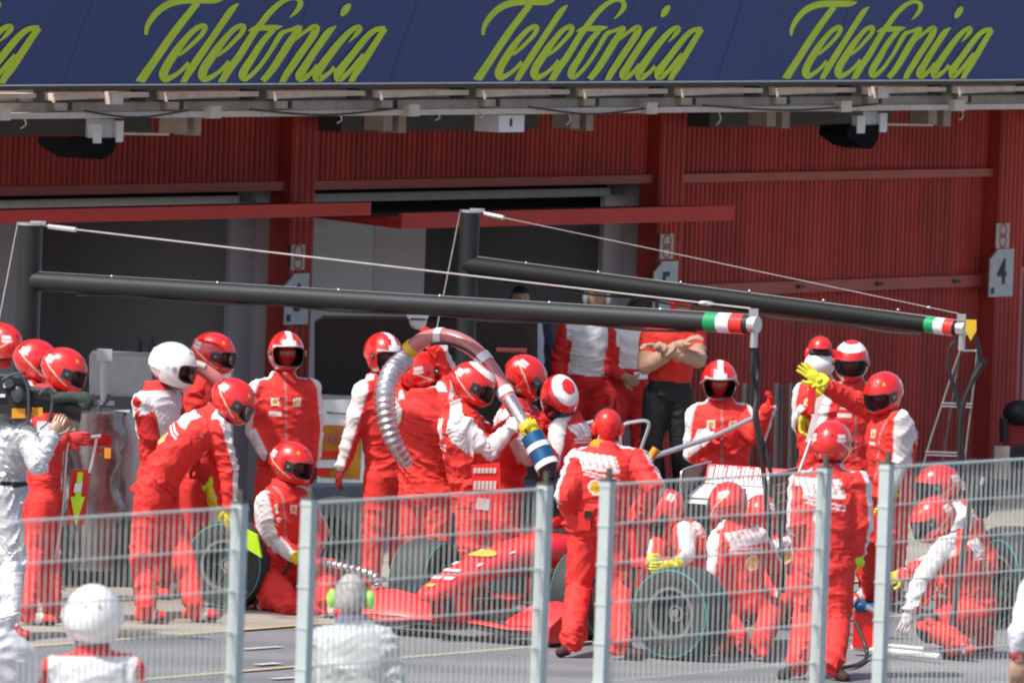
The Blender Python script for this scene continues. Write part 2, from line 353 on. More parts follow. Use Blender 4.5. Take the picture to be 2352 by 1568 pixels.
# canopy with banner
can = empty('banner_canopy', W(0, 2.6, zs)); tag(can, 'long blue banner fascia with lime script above the pit garages', 'banner')
tL, tR = T(-900, 2.6), T(3000, 2.6)
b = B(); b.wbox(tL, tR, 2.56, 2.6, zs, zs+3); put('banner', b, 'navy', can)
b = B(); b.wbox(tL, tR, 2.54, 2.615, zs-.006, zs+.006); put('edge_trim', b, 'plateg', can)
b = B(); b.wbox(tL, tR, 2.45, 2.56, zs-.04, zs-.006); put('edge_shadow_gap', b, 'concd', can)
for i in range(12):
    b = B(); t = T(330+i*250-200, 2.6); b.prism([W(t, 2.601, zs), W(t+.003, 2.601, zs), W(t+.9+.003, 2.601, zs+1.6), W(t+.9, 2.601, zs+1.6)], WN*.002); put('banner_seam', b, MT['seam'], can)
LOGO = [
[(290,575,50),(305,450,80),(380,310,100),(500,175,110),(650,75,115),(830,20,115),(1000,5,115),(1300,5,115),(1450,0,100),(1570,-20,20)],
[(1130,50,110),(960,260,115),(780,490,125),(600,740,130),(430,990,130),(290,1190,140),(175,1365,150)],
[(820,915,40),(960,800,65),(1100,670,72),(1210,550,80),(1250,450,90),(1200,425,80),(1080,490,90),(950,620,100),(830,770,125),(700,960,140),(610,1110,140),(570,1230,150),(610,1300,100),(700,1265,85),(800,1205,70),(900,1120,70),(990,1030,80)],
[(1800,60,20),(1690,160,105),(1540,370,110),(1370,620,110),(1190,880,120),(1030,1120,120),(930,1280,105),(890,1370,100)],
[(1440,925,40),(1590,810,65),(1730,670,72),(1840,550,80),(1880,450,90),(1830,425,80),(1710,490,90),(1590,620,100),(1470,770,125),(1340,960,140),(1240,1110,140),(1205,1230,150),(1245,1300,100),(1340,1265,85),(1440,1205,70),(1550,1110,70),(1650,1010,90)],
[(2630,290,20),(2730,200,65),(2800,90,95),(2790,10,85),(2700,-30,65),(2580,-5,75),(2450,75,90),(2300,215,100),(2180,370,105),(2060,520,110),(1930,720,115),(1790,940,120),(1660,1110,125),(1560,1270,120),(1500,1370,110)],
[(1950,510,15),(2060,465,70),(2250,460,95),(2400,455,90),(2515,430,12)],
[(2370,490,80),(2240,620,100),(2120,780,110),(2010,960,120),(1910,1110,130),(1860,1235,140),(1900,1295,80),(1990,1240,75),(2110,1120,72),(2240,950,72),(2350,780,78),(2440,630,90),(2510,540,85),(2600,505,60),(2700,475,75),(2790,450,95)],
[(2830,430,20),(2790,470,100),(2700,590,115),(2600,740,130),(2480,930,125),(2370,1100,120),(2270,1230,110),(2180,1330,105)],
[(2590,750,30),(2750,620,55),(2880,520,60),(2990,455,85),(3070,450,100),(3030,550,125),(2920,720,120),(2790,900,120),(2670,1080,120),(2560,1240,110),(2500,1370,100)],
[(3390,430,15),(3270,520,110),(3130,710,120),(2990,910,120),(2870,1100,130),(2790,1235,150),(2815,1300,100),(2900,1260,85),(3000,1170,70),(3080,1070,80)],
[(3465,260,40),(3510,200,110),(3570,120,110),(3620,70,30)],
[(3590,690,15),(3690,590,60),(3760,500,88),(3760,450,88),(3680,465,80),(3560,565,100),(3420,720,115),(3280,900,125),(3160,1060,135),(3075,1190,150),(3080,1300,120),(3180,1260,85),(3280,1185,70),(3360,1100,80)],
[(4190,470,80),(4110,470,80),(4010,500,88),(3900,590,100),(3770,740,110),(3630,920,115),(3500,1080,125),(3420,1200,150),(3415,1300,105),(3500,1265,85),(3620,1150,75),(3740,1010,80),(3840,890,70)],
[(4190,470,90),(4120,560,100),(4010,730,110),(3890,920,115),(3770,1110,110),(3670,1250,100),(3620,1370,100)]]
def logo(dt, k):
    b = B()
    for si, st in enumerate(LOGO):
        sp_ = smoothpts([Vector(p) for p in st], 4); L = []; Rr = []
        for i, p in enumerate(sp_):
            d = (sp_[min(i+1, len(sp_)-1)]-sp_[max(i-1, 0)]); d = Vector((d.x, d.y)).normalized(); nn = Vector((-d.y, d.x)); h = max(p.z, 4)/2
            for s_, lst in ((1, L), (-1, Rr)):
                qx, qy = p.x+nn.x*h*s_, min(p.y+nn.y*h*s_, 1350)
                t, z = wp(294+qx*.14063, qy*.14063, 2.6); lst.append(W(t+dt, 2.603+.0005*si, max(z, zs+.014)))
        m_ = len(L); b.add(L+Rr, [(i, i+1, m_+i+1, m_+i) for i in range(m_-1)])
    me = b.mesh('script_lettering', False, fix=False)
    o = put('script_lettering', me, 'lettr', can)
    return o
per = (T(1085, 2.6, 190)-T(310, 2.6, 190)); per2 = T(1795, 2.6, 190)-T(1085, 2.6, 190); print('logo periods', per, per2)
for k in (-1, 0, 1, 2): logo(k*(per+per2)/2, k)
# services under the canopy: beams, trays, boxes
MT['ribc'] = mat('rib_concrete', (.66, .56, .48), .85, noise=.18, nscale=6, bump=.3)
sv = empty('canopy_services', W(0, 2.3, zc)); tag(sv, 'concrete ribs and cable tray hanging under the blue banner', 'cable tray')
zy = lambda y, n=2.3: Zw(1176, y, n)
b = B(); b.wbox(tL, tR, 2.2, 2.34, zy(262), zy(249)); put('cable_tray', b, 'offwhite', sv)
b = B(); b.wbox(tL, tR, 2.16, 2.2, zy(248, 2.2), zy(203, 2.2)); put('soffit_board', b, 'ribc', sv)
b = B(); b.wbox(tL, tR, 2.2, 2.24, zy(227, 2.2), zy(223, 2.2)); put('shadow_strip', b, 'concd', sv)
b = B(); t = tL; i = 0
step = (T(2500, 2.3)-T(0, 2.3))/11.0
t = T(65, 2.3)-step*4
while t < tR:
    b = B(); b.prism([W(t+.1, 2.3, zy(222)), W(t+.5*step, 2.3, zy(217)), W(t+step-.14, 2.3, zy(216)), W(t+step-.14, 2.3, zy(206)), W(t+.1, 2.3, zy(206))], WN*.12); put('rib', b, 'ribc', sv)
    b = B(); b.wbox(t-.1, t+.06, 2.2, 2.36, zy(226), zy(198)); put('rib_gap', b, 'concd', sv); b = B(); b.tube([W(t+.1, 2.43, zy(226)), W(t+.1, 2.43, zy(214))], .014, 8); put('conduit_end', b, 'offwhite', sv); t += step
t = T(145, 2.2)-step*4; i = 0
while t < tR:
    b = B(); b.wbox(t-.28, t-.1, 2.2, 2.26, zy(246), zy(229)); put('bracket_block', b, 'ribc', sv); b = B(); b.wbox(t-.1, t, 2.2, 2.24, zy(246), zy(229)); put('bracket_gap', b, 'concd', sv); t += step
for x in (258, 2015): b = B(); b.wbox(T(x-12, 2.5), T(x+13, 2.5), 2.42, 2.5, zy(230), zy(203)); put('junction_box', b, 'offwhite', sv)
for x in (484, 940, 1486, 1932, 2192, 2): b = B(); b.wbox(T(x-12, 2.4), T(x+12, 2.4), 2.32, 2.4, zy(264), zy(237)); put('junction_box', b, 'offwhite', sv)
for x, l in ((40, 24), (765, 20), (990, 16), (1290, 30), (1635, 34), (2192, 30), (1090, 12)):
    tt = T(x, 2.35); b = B(); b.tube(smoothpts([W(tt, 2.36, zy(258)), W(tt+.03, 2.37, zy(258+l*.6)), W(tt-.04, 2.37, zy(258+l))]), .006, 5); put('loose_cable', b, 'offwhite', sv)
for x0, x1 in ((180, 420), (560, 900), (1200, 1500), (1600, 2000)):
    b = B(); b.tube(smoothpts([W(T(x0, 2.36), 2.37, zy(245)), W(T((x0+x1)/2, 2.36), 2.37, zy(258+random.random()*8)), W(T(x1, 2.36), 2.37, zy(246))]), .009, 5); put('loose_cable', b, 'dark', sv)
for i in range(4):
    b = B(); a = pl[i][1]; b.wbox(a-.35, a+.5*(pl[i+1][0]-a), .36, .6, Zw(900, 300, .5), Zw(900, 255, .5)); put('dark_soffit_beam', b, 'concd', bld)
for x in (430, 900, 1330, 1780, 2150):
    e = empty('ceiling_bracket', W(T(x, 1.6), 1.6, zy(262, 1.6)))
    b = B(); b.wbox(T(x-30, 1.6), T(x-10, 1.6), 1.4, 1.6, zy(298, 1.6), zy(262, 1.6)); b.wbox(T(x+5, 1.6), T(x+22, 1.6), 1.4, 1.6, zy(303, 1.6), zy(262, 1.6)); put('hanger_plate', b, 'cone', e)
    b = B(); b.wbox(T(x-10, 1.6), T(x+5, 1.6), 1.3, 1.5, zy(300, 1.6), zy(262, 1.6)); put('hanger_core', b, 'black', e)
    nm = {430: 'brown hanger bracket above the leftmost open garage bay', 900: 'brown hanger bracket right of the number 6 pillar', 1330: 'brown hanger bracket left of the number 5 pillar', 1780: 'brown hanger bracket right of the number 5 pillar', 2150: 'brown hanger bracket beside the right loudspeaker'}
    tag(e, nm[x], 'bracket', 'hanger brackets under the canopy')
def speaker(x, kind, label):
    n = 2.0; e = empty('loudspeaker', W(T(x, n), n, zy(290, n))); tag(e, label, 'loudspeaker', 'loudspeakers under the canopy')
    b = B(); b.wbox(T(x-30, n), T(x-12, n), n, n+.06, zy(316, n), zy(274, n)); put('bracket', b, 'white', e); b = B(); b.wbox(T(x+22, n), T(x+38, n), n, n+.06, zy(314, n), zy(268, n)); put('bracket', b, 'white', e)
    b = B(); b.wbox(T(x-12, n), T(x+22, n), n-.1, n+.03, zy(312, n), zy(264, n)); put('mount', b, 'steel', e)
    b = B(); ol = [(-78, 318), (38, 316), (26, 352), (2, 366), (-30, 364), (-76, 336)] if kind == 0 else [(-52, 312), (40, 302), (20, 352), (2, 356), (-50, 330)]
    if kind == 1: ol = [(-38, 290), (38, 286), (30, 322), (16, 342), (-10, 334), (-40, 312)]
    b.prism([W(*(lambda q: (q[0], n-.25, q[1]))(wp(x+p[0], p[1], n))) for p in ol], WN*.3); put('horn', b, 'mattb', e, smooth=False)
    b = B(); b.tube([W(T(x+35, n), n, zy(296, n)), W(T(x+155, n), n, zy(299, n))], .012); put('stay_rod', b, 'offwhite', e)
speaker(222, 0, 'wide black loudspeaker hanging at the left under the canopy'); speaker(1975, 1, 'small wedge shaped black loudspeaker hanging at the right under the canopy')
e = empty('box_lamp', W(T(1152, 2.2), 2.2, zy(280))); tag(e, 'white box lamp hanging under the canopy between two brackets', 'lamp')  # a lamp box, not a camera
b = B(); b.wbox(T(1124, 2.2), T(1182, 2.2), 2.0, 2.25, zy(303, 2.2), zy(264, 2.2)); put('housing', b, 'white', e); b = B(); b.wbox(T(1162, 2.26), T(1166, 2.26), 2.25, 2.26, zy(290, 2.2), zy(272, 2.2)); put('slot', b, 'ink', e)
# awnings
def awning(x0, x1, y0, y1, label):
    n = .9; e = empty('awning', W(T(x0, n), 0, Zw(x0, y0, n))); tag(e, label, 'awning', 'red awnings over the open bays')
    ta, tb = T(x0, n), T(x1, n); z0, z1 = Zw((x0+x1)/2, y1, n), Zw((x0+x1)/2, y0, n)
    b = B(); b.wbox(ta, tb, n-.04, n, z0, z1); put('valance', b, 'awn', e)
    b = B(); b.prism([W(ta, -.1, z1-.05), W(tb, -.1, z1-.05), W(tb, n-.04, z1-.004), W(ta, n-.04, z1-.004)], Vector((0, 0, -.03))); put('canopy_sheet', b, 'concd', e)
    for tt in (ta+.01, tb-.04):
        b = B(); b.prism([W(tt, -.1, z1-.08), W(tt, n-.05, z1-.04), W(tt, n-.05, z0), W(tt, -.1, z0+.08)], WD*.03); put('side_panel', b, 'awn', e)
awning(-700, 848, 482, 513, 'long red awning over the leftmost open bay'); awning(920, 1685, 481, 516, 'red awning over the open bay between signs 6 and 5')
# number plates and small signs
for k, (xs, yt, yb, num) in enumerate(((684, 628, 745, '6'), (1530, 600, 716, '5'), (2301, 572, 681, '4'))):
    n = PN+.04; e = empty('garage_number_sign', W(T(xs, n), n, Zw(xs, (yt+yb)/2, n))); tag(e, 'grey plate with the number %s on the pillar' % num, 'sign', 'garage number plates')
    a, b2 = T(xs-27, n), T(xs+27, n); z0, z1 = Zw(xs, yb, n), Zw(xs, yt, n)
    b = B(); b.prism([W(a, n-.01, z0), W(b2, n-.01, z0), W(b2, n-.01, z1), W(a+.13, n-.01, z1), W(a, n-.01, z1-.09)], WN*.014); put('plate', b, 'plateg', e)
    b = B(); b.wbox(a+.03, a+.09, n+.004, n+.008, z0+.03, z0+.09); put('emblem', b, 'ink', e)
    b = B()
    for q in range(4): b.prism([W(a+.03*q, n+.004, z1-.09+.02*q), W(a+.03*q+.02, n+.004, z1-.09+.02*q), W(a+.03*q+.02, n+.004, z1-.07+.02*q), W(a+.03*q, n+.004, z1-.07+.02*q)], WN*.002)
    put('chequer_corner', b, 'ink', e)
    textmesh(num, .34, 'ink', W((a+b2)/2, n+.008, (z0+z1)/2), WD, ZV, .003, 'number', e, 1.0)
    yy = {684: (562, 620), 1530: (537, 595), 2301: (513, 570)}[xs]; dx = 0
    e = empty('prohibition_sign', W(T(xs+dx, n), n, Zw(xs, yy[0], n))); tag(e, 'small white sign with two faded red circles above plate %s' % num, 'sign', 'faded prohibition signs')
    a, b2 = T(xs-15, n), T(xs+15, n); z0, z1 = Zw(xs, yy[1], n), Zw(xs, yy[0], n); b = B(); b.wbox(a, b2, n-.01, n+.003, z0, z1); put('plate', b, 'offwhite', e)
    b = B(); cc = (a+b2)/2
    for zc_ in (z0+(z1-z0)*.3, z0+(z1-z0)*.7):
        b.lathe([(.075, 0), (.05, 0), (.05, .004), (.075, .004), (.075, 0)], 24, Matrix.Translation(W(cc, n+.004, zc_)) @ Matrix.Rotation(AL-0*math.pi, 4, 'Z'))
    put('ring', b, 'ringr', e)
# ------------------------------------------------------------------ pit wall fence
Zf = 56.5; nF = (P(1176, 1122, Zf)-W0).dot(WN); zt = P(1176, 1122, Zf).z
print('fence n', nF, 'top', zt, 'apron NA', NA)
b = B(); tA, tB = T(-900, nF, 1122), T(3200, nF, 1122); b.wbox(tA, tB, nF-.3, nF+.1, 0, 1.05); o = put('pit_wall', b, 'cone'); tag(o, 'low concrete pit wall carrying the mesh fence', 'wall')
b = B(); b.wbox(tA, tB, nF-1.6, nF-.3, 0, .35); o = put('pit_wall_step', b, 'cone'); tag(o, 'concrete standing step behind the pit wall', 'step')
def fpanel(x0, x1, p0, p1, label, mid=None):
    ta, tb = T(x0, nF, 1122), T(x1, nF, 1122); e = empty('fence_panel', W(ta, nF, 1.05)); tag(e, label, 'fence', 'mesh panels of the pit wall fence')
    for f, t in ((p0, ta), (p1, tb)):
        if f:
            b = B(); b.wbox(t-.03, t+.03, nF-.03, nF+.03, 1.05, zt+.01); po = put('post', b, 'steel', e)
            b = B(); b.wbox(t-.033, t+.033, nF-.033, nF+.033, zt+.01, zt+.02); b.wbox(t+.0, t+.02, nF-.012, nF+.012, zt+.02, zt+.075); put('post_cap', b, 'concd', po)
            for k in range(6): b = B(); b.wbox(t-.034, t+.034, nF-.034, nF+.034, zt-.2*k-.022, zt-.2*k-.010); put('clamp', b, 'steel', po)
    b = B(); k = int((tb-ta)/.05)
    for i in range(1, k): t = ta+(tb-ta)*i/k; b.tube([W(t, nF, 1.1), W(t, nF, zt-.005)], .0032, 5)
    for i in range(9):
        z = zt-.01-.2*i
        for s_ in (-.006, .006): b.tube([W(ta, nF+s_, z), W(tb, nF+s_, z)], .0036 if i else .0065, 5)
    put('wire_mesh', b, 'wire', e)
fpanel(40, 552, False, True, 'leftmost mesh fence panel in front of the lollipop man')
fpanel(712, 1252, True, True, 'mesh fence panel in front of the nose of the car')
fpanel(1396, 1893, True, True, 'mesh fence panel in front of the loose wheel')
fpanel(2036, 2560, True, True, 'rightmost mesh fence panel in front of the rear jack crew')
# ------------------------------------------------------------------ people
SUIT = (.72, .04, .034); WHT = (.7, .68, .68); YEL = (.75, .72, .05); SKIN = (.46, .28, .2); BLK = (.015, .015, .018); LIME = (.6, .85, .05)
rng = np.random.RandomState(3)
BONE = {'upa': .29, 'foa': .26, 'thi': .43, 'cal': .42}
PAR = {'neck': 'pelvis', 'head': 'neck', 'shl': 'neck', 'shr': 'neck', 'ell': 'shl', 'elr': 'shr', 'wrl': 'ell', 'wrr': 'elr', 'hil': 'pelvis', 'hir': 'pelvis',
       'knl': 'hil', 'knr': 'hir', 'anl': 'knl', 'anr': 'knr', 'tol': 'anl', 'tor': 'anr'}
LEN = {'ell': .29, 'elr': .29, 'wrl': .26, 'wrr': .26, 'knl': .43, 'knr': .43, 'anl': .42, 'anr': .42}
ORDER = ['neck', 'head', 'shl', 'shr', 'ell', 'elr', 'wrl', 'wrr', 'hil', 'hir', 'knl', 'knr', 'anl', 'anr', 'tol', 'tor']
def make_joints(base, face, over, h=1.78):
    """base: ground point; face: degrees (0 = towards the track, 90 = right)"""
    k = h/1.78; a = math.radians(face)
    f = Vector((math.sin(a), -math.cos(a), 0)); l = Vector((math.cos(a), math.sin(a), 0)); u = ZV
    D = {'pelvis': u*.95, 'neck': u*.53, 'head': u*.19+f*.03, 'shl': l*.195-u*.045, 'shr': -l*.195-u*.045,
         'ell': l*.07-u*.28, 'elr': -l*.07-u*.28, 'wrl': f*.10-u*.24, 'wrr': f*.10-u*.24, 'hil': l*.095-u*.03, 'hir': -l*.095-u*.03,
         'knl': l*.03-u*.43, 'knr': -l*.03-u*.43, 'anl': l*.02-u*.41, 'anr': -l*.02-u*.41, 'tol': f*.19-u*.045, 'tor': f*.19-u*.045}
    J = {}
    def px(name, par, ref):
        o = over[name]; Yd = ref.y
        if len(o) == 2: return P(o[0], o[1], Yd)
        z = o[2]
        if z == 'g': return G(o[0], o[1], .09 if name[:2] == 'an' else .05)
        if z in ('+', '-'):
            L = LEN.get(name, .3)*k; p = P(o[0], o[1], par.y); d = (p-par).length
            dy = math.sqrt(max(L*L-d*d, 0)); return P(o[0], o[1], par.y+(dy if z == '+' else -dy))
        return P(o[0], o[1], par.y+z)
    J['pelvis'] = base+D['pelvis']*k
    if 'pelvis' in over: J['pelvis'] = px('pelvis', base, J['pelvis'])
    for n in ORDER:
        p = J[PAR[n]]; ref = p+D[n]*k
        J[n] = px(n, p, ref) if n in over else ref
    J['f'], J['l'], J['k'] = f, l, k
    return J
def orth(axis, hint):
    h = hint-axis*hint.dot(axis)
    return h.normalized() if h.length > 1e-4 else axis.orthogonal().normalized()
def cone(b, a, c, ra, rb, seg=14):
    a = Vector(a); c = Vector(c); d = (c-a); L = d.length
    if L < 1e-5: return
    d /= L; pts = []; rs = []
    for i in range(5): t = math.pi/2*(1-i/4.0); pts.append(a-d*ra*math.sin(t)); rs.append(max(ra*math.cos(t), .002))
    for i in range(5): t = math.pi/2*(i/4.0); pts.append(c+d*rb*math.sin(t)); rs.append(max(rb*math.cos(t), .002))
    b.tube(pts, rs, seg)
def hand(b, wr, d, palm, k, col, curl=.5, side=1):
    """palm + four unequal fingers + thumb; d: direction of the hand, palm: palm normal"""
    d = d.normalized(); palm = orth(d, palm); s = d.cross(palm)*side
    fs = 1.15*k
    c = wr+d*.05*fs
    b.ell(c, .042*fs, .021*fs, .058*fs, (s, palm, d), 12, 8, col)
    b.tube([wr-d*.03, wr+d*.02], [.036*k, .032*k], 12, col=col)
    for i, (o, L) in enumerate(((.030, .072), (.010, .082), (-.010, .076), (-.029, .058))):
        p = c+d*.045*fs+s*o*fs; q = d; pts = [p-d*.02]; rs = [.0115*fs]
        for j in range(3):
            ang = curl*(.55+.25*j); q = (q*math.cos(ang)+palm*math.sin(ang)).normalized() if curl else (d+s*o*6).normalized()
            p = p+q*L*fs*(.42, .33, .25)[j]; pts.append(p); rs.append(.011*fs-.0012*j*fs)
        b.tube(smoothpts(pts, 3), [r for r in np.interp(np.linspace(0, len(rs)-1, (len(pts)-1)*3+1), range(len(rs)), rs)], 8, col=col)
    p = c-d*.02*fs+s*.035*fs; q = (s*.75+d*.65+palm*.25).normalized(); p2 = p+q*.04*fs; q2 = (d*.85+palm*.5*max(curl, .2)+s*.25).normalized()
    b.tube(smoothpts([p-q*.01, p2, p2+q2*.035*fs], 3), [.0145*fs]*4+[.0125*fs]*3, 8, col=col)
def head_geo(b, c, f, u, k, col, hair=None, face=True, balac=None):
    l = f.cross(u).normalized()*-1; base = len(b.v)
    vs = []; cols = []; seg, rings = 32, 24
    sk = Vector(col)
    for i in range(rings+1):
        th = math.pi*i/rings
        for j in range(seg):
            a = 2*math.pi*j/seg; x = math.sin(th)*math.cos(a); y = math.sin(th)*math.sin(a); z = math.cos(th)
            rx = .098; ry = .077; rz = .118
            if z < 0: ry *= 1-.22*abs(z); rx *= 1-.05*abs(z)
            px_, py_, pz_ = x*rx, y*ry, z*rz
            if x > 0:
                g = lambda cy, cz, sy, sz: math.exp(-((py_-cy)/sy)**2-((pz_-cz)/sz)**2)
                px_ += .022*g(0, -.02, .012, .02)+.008*g(0, .01, .01, .03)-.008*(g(.03, .008, .016, .012)+g(-.03, .008, .016, .012))+.006*g(0, .03, .05, .01)+.007*g(0, -.062, .022, .008)+.01*g(0, -.1, .03, .02)
            q = c+f*px_*k+l*py_*k+u*pz_*k; vs.append(q)
            cc = Vector(col)
            if x > 0 and face:
                e = max(math.exp(-((py_-.03)/.012)**2-((pz_-.006)/.006)**2), math.exp(-((py_+.03)/.012)**2-((pz_-.006)/.006)**2))
                cc = cc.lerp(Vector((.03, .02, .02)), min(1, e*1.1)); m_ = math.exp(-(py_/.022)**2-((pz_+.062)/.006)**2); cc = cc.lerp(Vector((.3, .08, .07)), min(1, m_))
                br = max(math.exp(-((py_-.03)/.016)**2-((pz_-.026)/.004)**2), math.exp(-((py_+.03)/.016)**2-((pz_-.026)/.004)**2)); cc = cc.lerp(Vector((.05, .03, .02)), min(1, br*.8))
            if balac is not None and not (px_ > .04 and abs(pz_-.008) < .022 and abs(py_) < .058): cc = Vector(balac)
            if hair is not None and (pz_ > .055 or (px_ < .02+ .3*pz_ and pz_ > -.05)): cc = Vector(hair); vs[-1] = q+(q-c).normalized()*(.012+random.uniform(-.003, .004))*k; cc = Vector(hair)*random.uniform(.75, 1.3)
            cols.append(tuple(cc))
    n = seg; fs = [(i*n+j, i*n+(j+1) % n, (i+1)*n+(j+1) % n, (i+1)*n+j) for i in range(rings) for j in range(n)]
    b.add(vs, fs); b.c[base:] = cols
    for s_ in (1, -1): b.ell(c+l*s_*.078*k-f*.005*k-u*.005*k, .018*k, .01*k, .03*k, (f, l, u), 8, 6, tuple(balac or col))
    b.tube([c-u*.09*k-f*.02*k, c-u*.17*k-f*.035*k], [.055*k, .06*k], 14, col=tuple(balac or col))
def seg_t(p, a, b_):
    ab = b_-a; t = np.clip(((p-a)@ab)/max(ab@ab, 1e-9), 0, 1); return t, np.linalg.norm(p-(a+t[:, None]*ab), axis=1)
NP = lambda v: np.array(v[:], dtype=float)
def body(J, st):
    """one continuous body surface from joints + style st"""
    k = J['k']; b = B(); bulk = st.get('bulk', 1.0)*1.06
    pe, ne = J['pelvis'], J['neck']; lat_h = (J['hil']-J['hir']).normalized(); lat_s = (J['shl']-J['shr']).normalized()
    Lt = (ne-pe).length; ax = (ne-pe).normalized(); fro_h = lat_h.cross(ax)*-1; bend = st.get('bend', 0.0)
    rings = []; N = 22
    prof = [(-.17, .09, .07), (-.13, .15, .11), (-.04, .178, .128), (.10, .162, .118), (.25, .158, .118), (.45, .175, .125), (.65, .192, .132), (.82, .205, .13), (.93, .165, .11), (1.0, .10, .09), (1.1, .072, .075)]
    L = (ne-pe).length
    for s_, rx, ry in prof:
        t = min(max(s_, 0), 1); lat = lat_h.lerp(lat_s, t).normalized(); lat = orth(ax, lat); fr = ax.cross(lat)
        bo = math.sin(max(0, min(1, s_))*math.pi)*bend
        c = pe+ax*(s_*L)+fr*(bo)
        sc = (bulk if st.get('bulk', 1) < 1.3 else bulk)*k
        rings.append([c+lat*rx*sc*math.cos(2*math.pi*i/N)+fr*ry*sc*math.sin(2*math.pi*i/N) for i in range(N)])
    b.loft(rings)
    for s_ in 'lr':
        sh, el, wr, hi, kn, an, to = (J[q+s_] for q in ('sh', 'el', 'wr', 'hi', 'kn', 'an', 'to'))
        m = (1 if s_ == 'l' else -1)
        cone(b, ne-ax*.045*k, sh, .085*k, .078*k*bulk); cone(b, sh, el, .077*k*bulk, .064*k*bulk); cone(b, el, wr, .063*k*bulk, .05*k*bulk)
        lb = min(bulk, 1.2)*k; cone(b, hi+lat_h*0, kn, .108*lb, .084*lb); cone(b, kn, an+Vector((0, 0, .05)), .083*lb, .068*lb)
        heel = an-(to-an).normalized()*.05-ZV*.035
        cone(b, an, heel+ZV*.01, .05*k, .04*k); cone(b, heel, to, .045*k, .04*k)
        cone(b, an, to, .046*k, .03*k)
    me = b.mesh('tmp', False); o = bpy.data.objects.new('tmp', me); C.objects.link(o)
    r = o.modifiers.new('r', 'REMESH'); r.mode = 'VOXEL'; r.voxel_size = st.get('vox', .011)
    s = o.modifiers.new('s', 'SMOOTH'); s.factor = .5; s.iterations = 5
    bpy.context.view_layer.update()
    dg = bpy.context.evaluated_depsgraph_get(); m2 = bpy.data.meshes.new_from_object(o.evaluated_get(dg), depsgraph=dg)
    bpy.data.objects.remove(o); bpy.data.meshes.remove(me)
    n = len(m2.vertices); co = np.zeros(n*3); m2.vertices.foreach_get('co', co); co = co.reshape(-1, 3)
    no = np.zeros(n*3); m2.vertices.foreach_get('normal', no); no = no.reshape(-1, 3)
    faces = [tuple(p.vertices) for p in m2.polygons]; bpy.data.meshes.remove(m2)
    # nearest bone per vertex
    names = [('torso', 'pelvis', 'neck', .15)]
    for s_ in 'lr': names += [('upa'+s_, 'sh'+s_, 'el'+s_, .06), ('foa'+s_, 'el'+s_, 'wr'+s_, .05), ('thi'+s_, 'hi'+s_, 'kn'+s_, .085), ('cal'+s_, 'kn'+s_, 'an'+s_, .068), ('foo'+s_, 'an'+s_, 'to'+s_, .045)]
    Dm = []; Tm = []
    for nm, a, c, rr in names:
        t, d = seg_t(co, NP(J[a]), NP(J[c])); Dm.append(d-rr*k); Tm.append(t)
    Dm = np.array(Dm); Tm = np.array(Tm); who = Dm.argmin(0); t = Tm[who, np.arange(n)]
    # folds of the cloth
    amp = st.get('fold', .0060)*1.15; disp = np.zeros(n)
    for i, (nm, a, c, rr) in enumerate(names):
        mk = who == i
        if not mk.any() or nm.startswith('foo'): continue
        A = NP(J[a]); Bv = NP(J[c]); L = np.linalg.norm(Bv-A); d = (Bv-A)/L; q = co[mk]-A; s_ = q@d
        e1 = np.cross(d, [.3, .2, .93]); e1 /= np.linalg.norm(e1); e2 = np.cross(d, e1); an_ = np.arctan2(q@e2, q@e1)
        ph = rng.rand(6)*6.28; f0 = 2*math.pi/(.075 if nm != 'torso' else .11)
        tt = t[mk]
        wv = np.zeros(len(q))
        warp = .018*np.sin(q@(rng.randn(3)*14)+ph[0])+.012*np.sin(q@(rng.randn(3)*30)+ph[1])
        for c_ in range(6):
            dv = d*rng.uniform(.7, 1.1)+(e1*rng.randn()+e2*rng.randn())*.55; dv /= np.linalg.norm(dv)
            fr_ = 2*math.pi/(rng.uniform(.12, .34) if c_ < 3 else rng.uniform(.045, .09)); env = .5+.5*np.sin(q@(rng.randn(3)*9)+rng.rand()*6.28)
            x_ = np.sin((q@dv+warp)*fr_+rng.rand()*6.28); wv += env*(1-2*np.abs(x_)**.85)*(1.15 if c_ < 3 else .36)
        w_ = .45+.75*np.exp(-((tt-1)/.3)**2) if nm[:3] in ('cal', 'foa', 'thi') else (.55+.5*np.exp(-((tt-.15)/.2)**2) if nm == 'torso' else .8)
        disp[mk] = wv*amp*w_
    disp += .15*amp*np.sin(co@np.array([61., 35, 47])+2*np.sin(co@np.array([23., -31, 12])))
    co = co+no*disp[:, None]
    # colours
    col = np.tile(np.array(st.get('base', SUIT)), (n, 1)); W1 = np.array(st.get('stripe', WHT)); ixn = {x[0]: i for i, x in enumerate(names)}
    fr_s = NP(J['f'])
    latn = NP(lat_s)
    axn = NP(ax); frn = np.cross(latn, axn); frn = frn if frn@NP(J['f']) > 0 else -frn
    q = co-NP(pe); ts = (q@axn)/Lt; la = q@latn/k; fo = q@frn/k
    tors = who == 0
    def setc(mask, c): col[mask] = np.array(c)
    if st.get('trousers') is not None:
        for s_ in 'lr': setc((who == ixn['thi'+s_]) | (who == ixn['cal'+s_]), st['trousers'])
        setc(tors & (ts < .12), st['trousers'])
    if st.get('base') is None: setc(tors & (ts > .105) & (ts < .125), (.5, .015, .012)); setc(tors & (ts > .165) & (ts < .18), (.5, .015, .012))
    if st.get('belt'): setc(tors & (ts > .10) & (ts < .17), st['belt'])
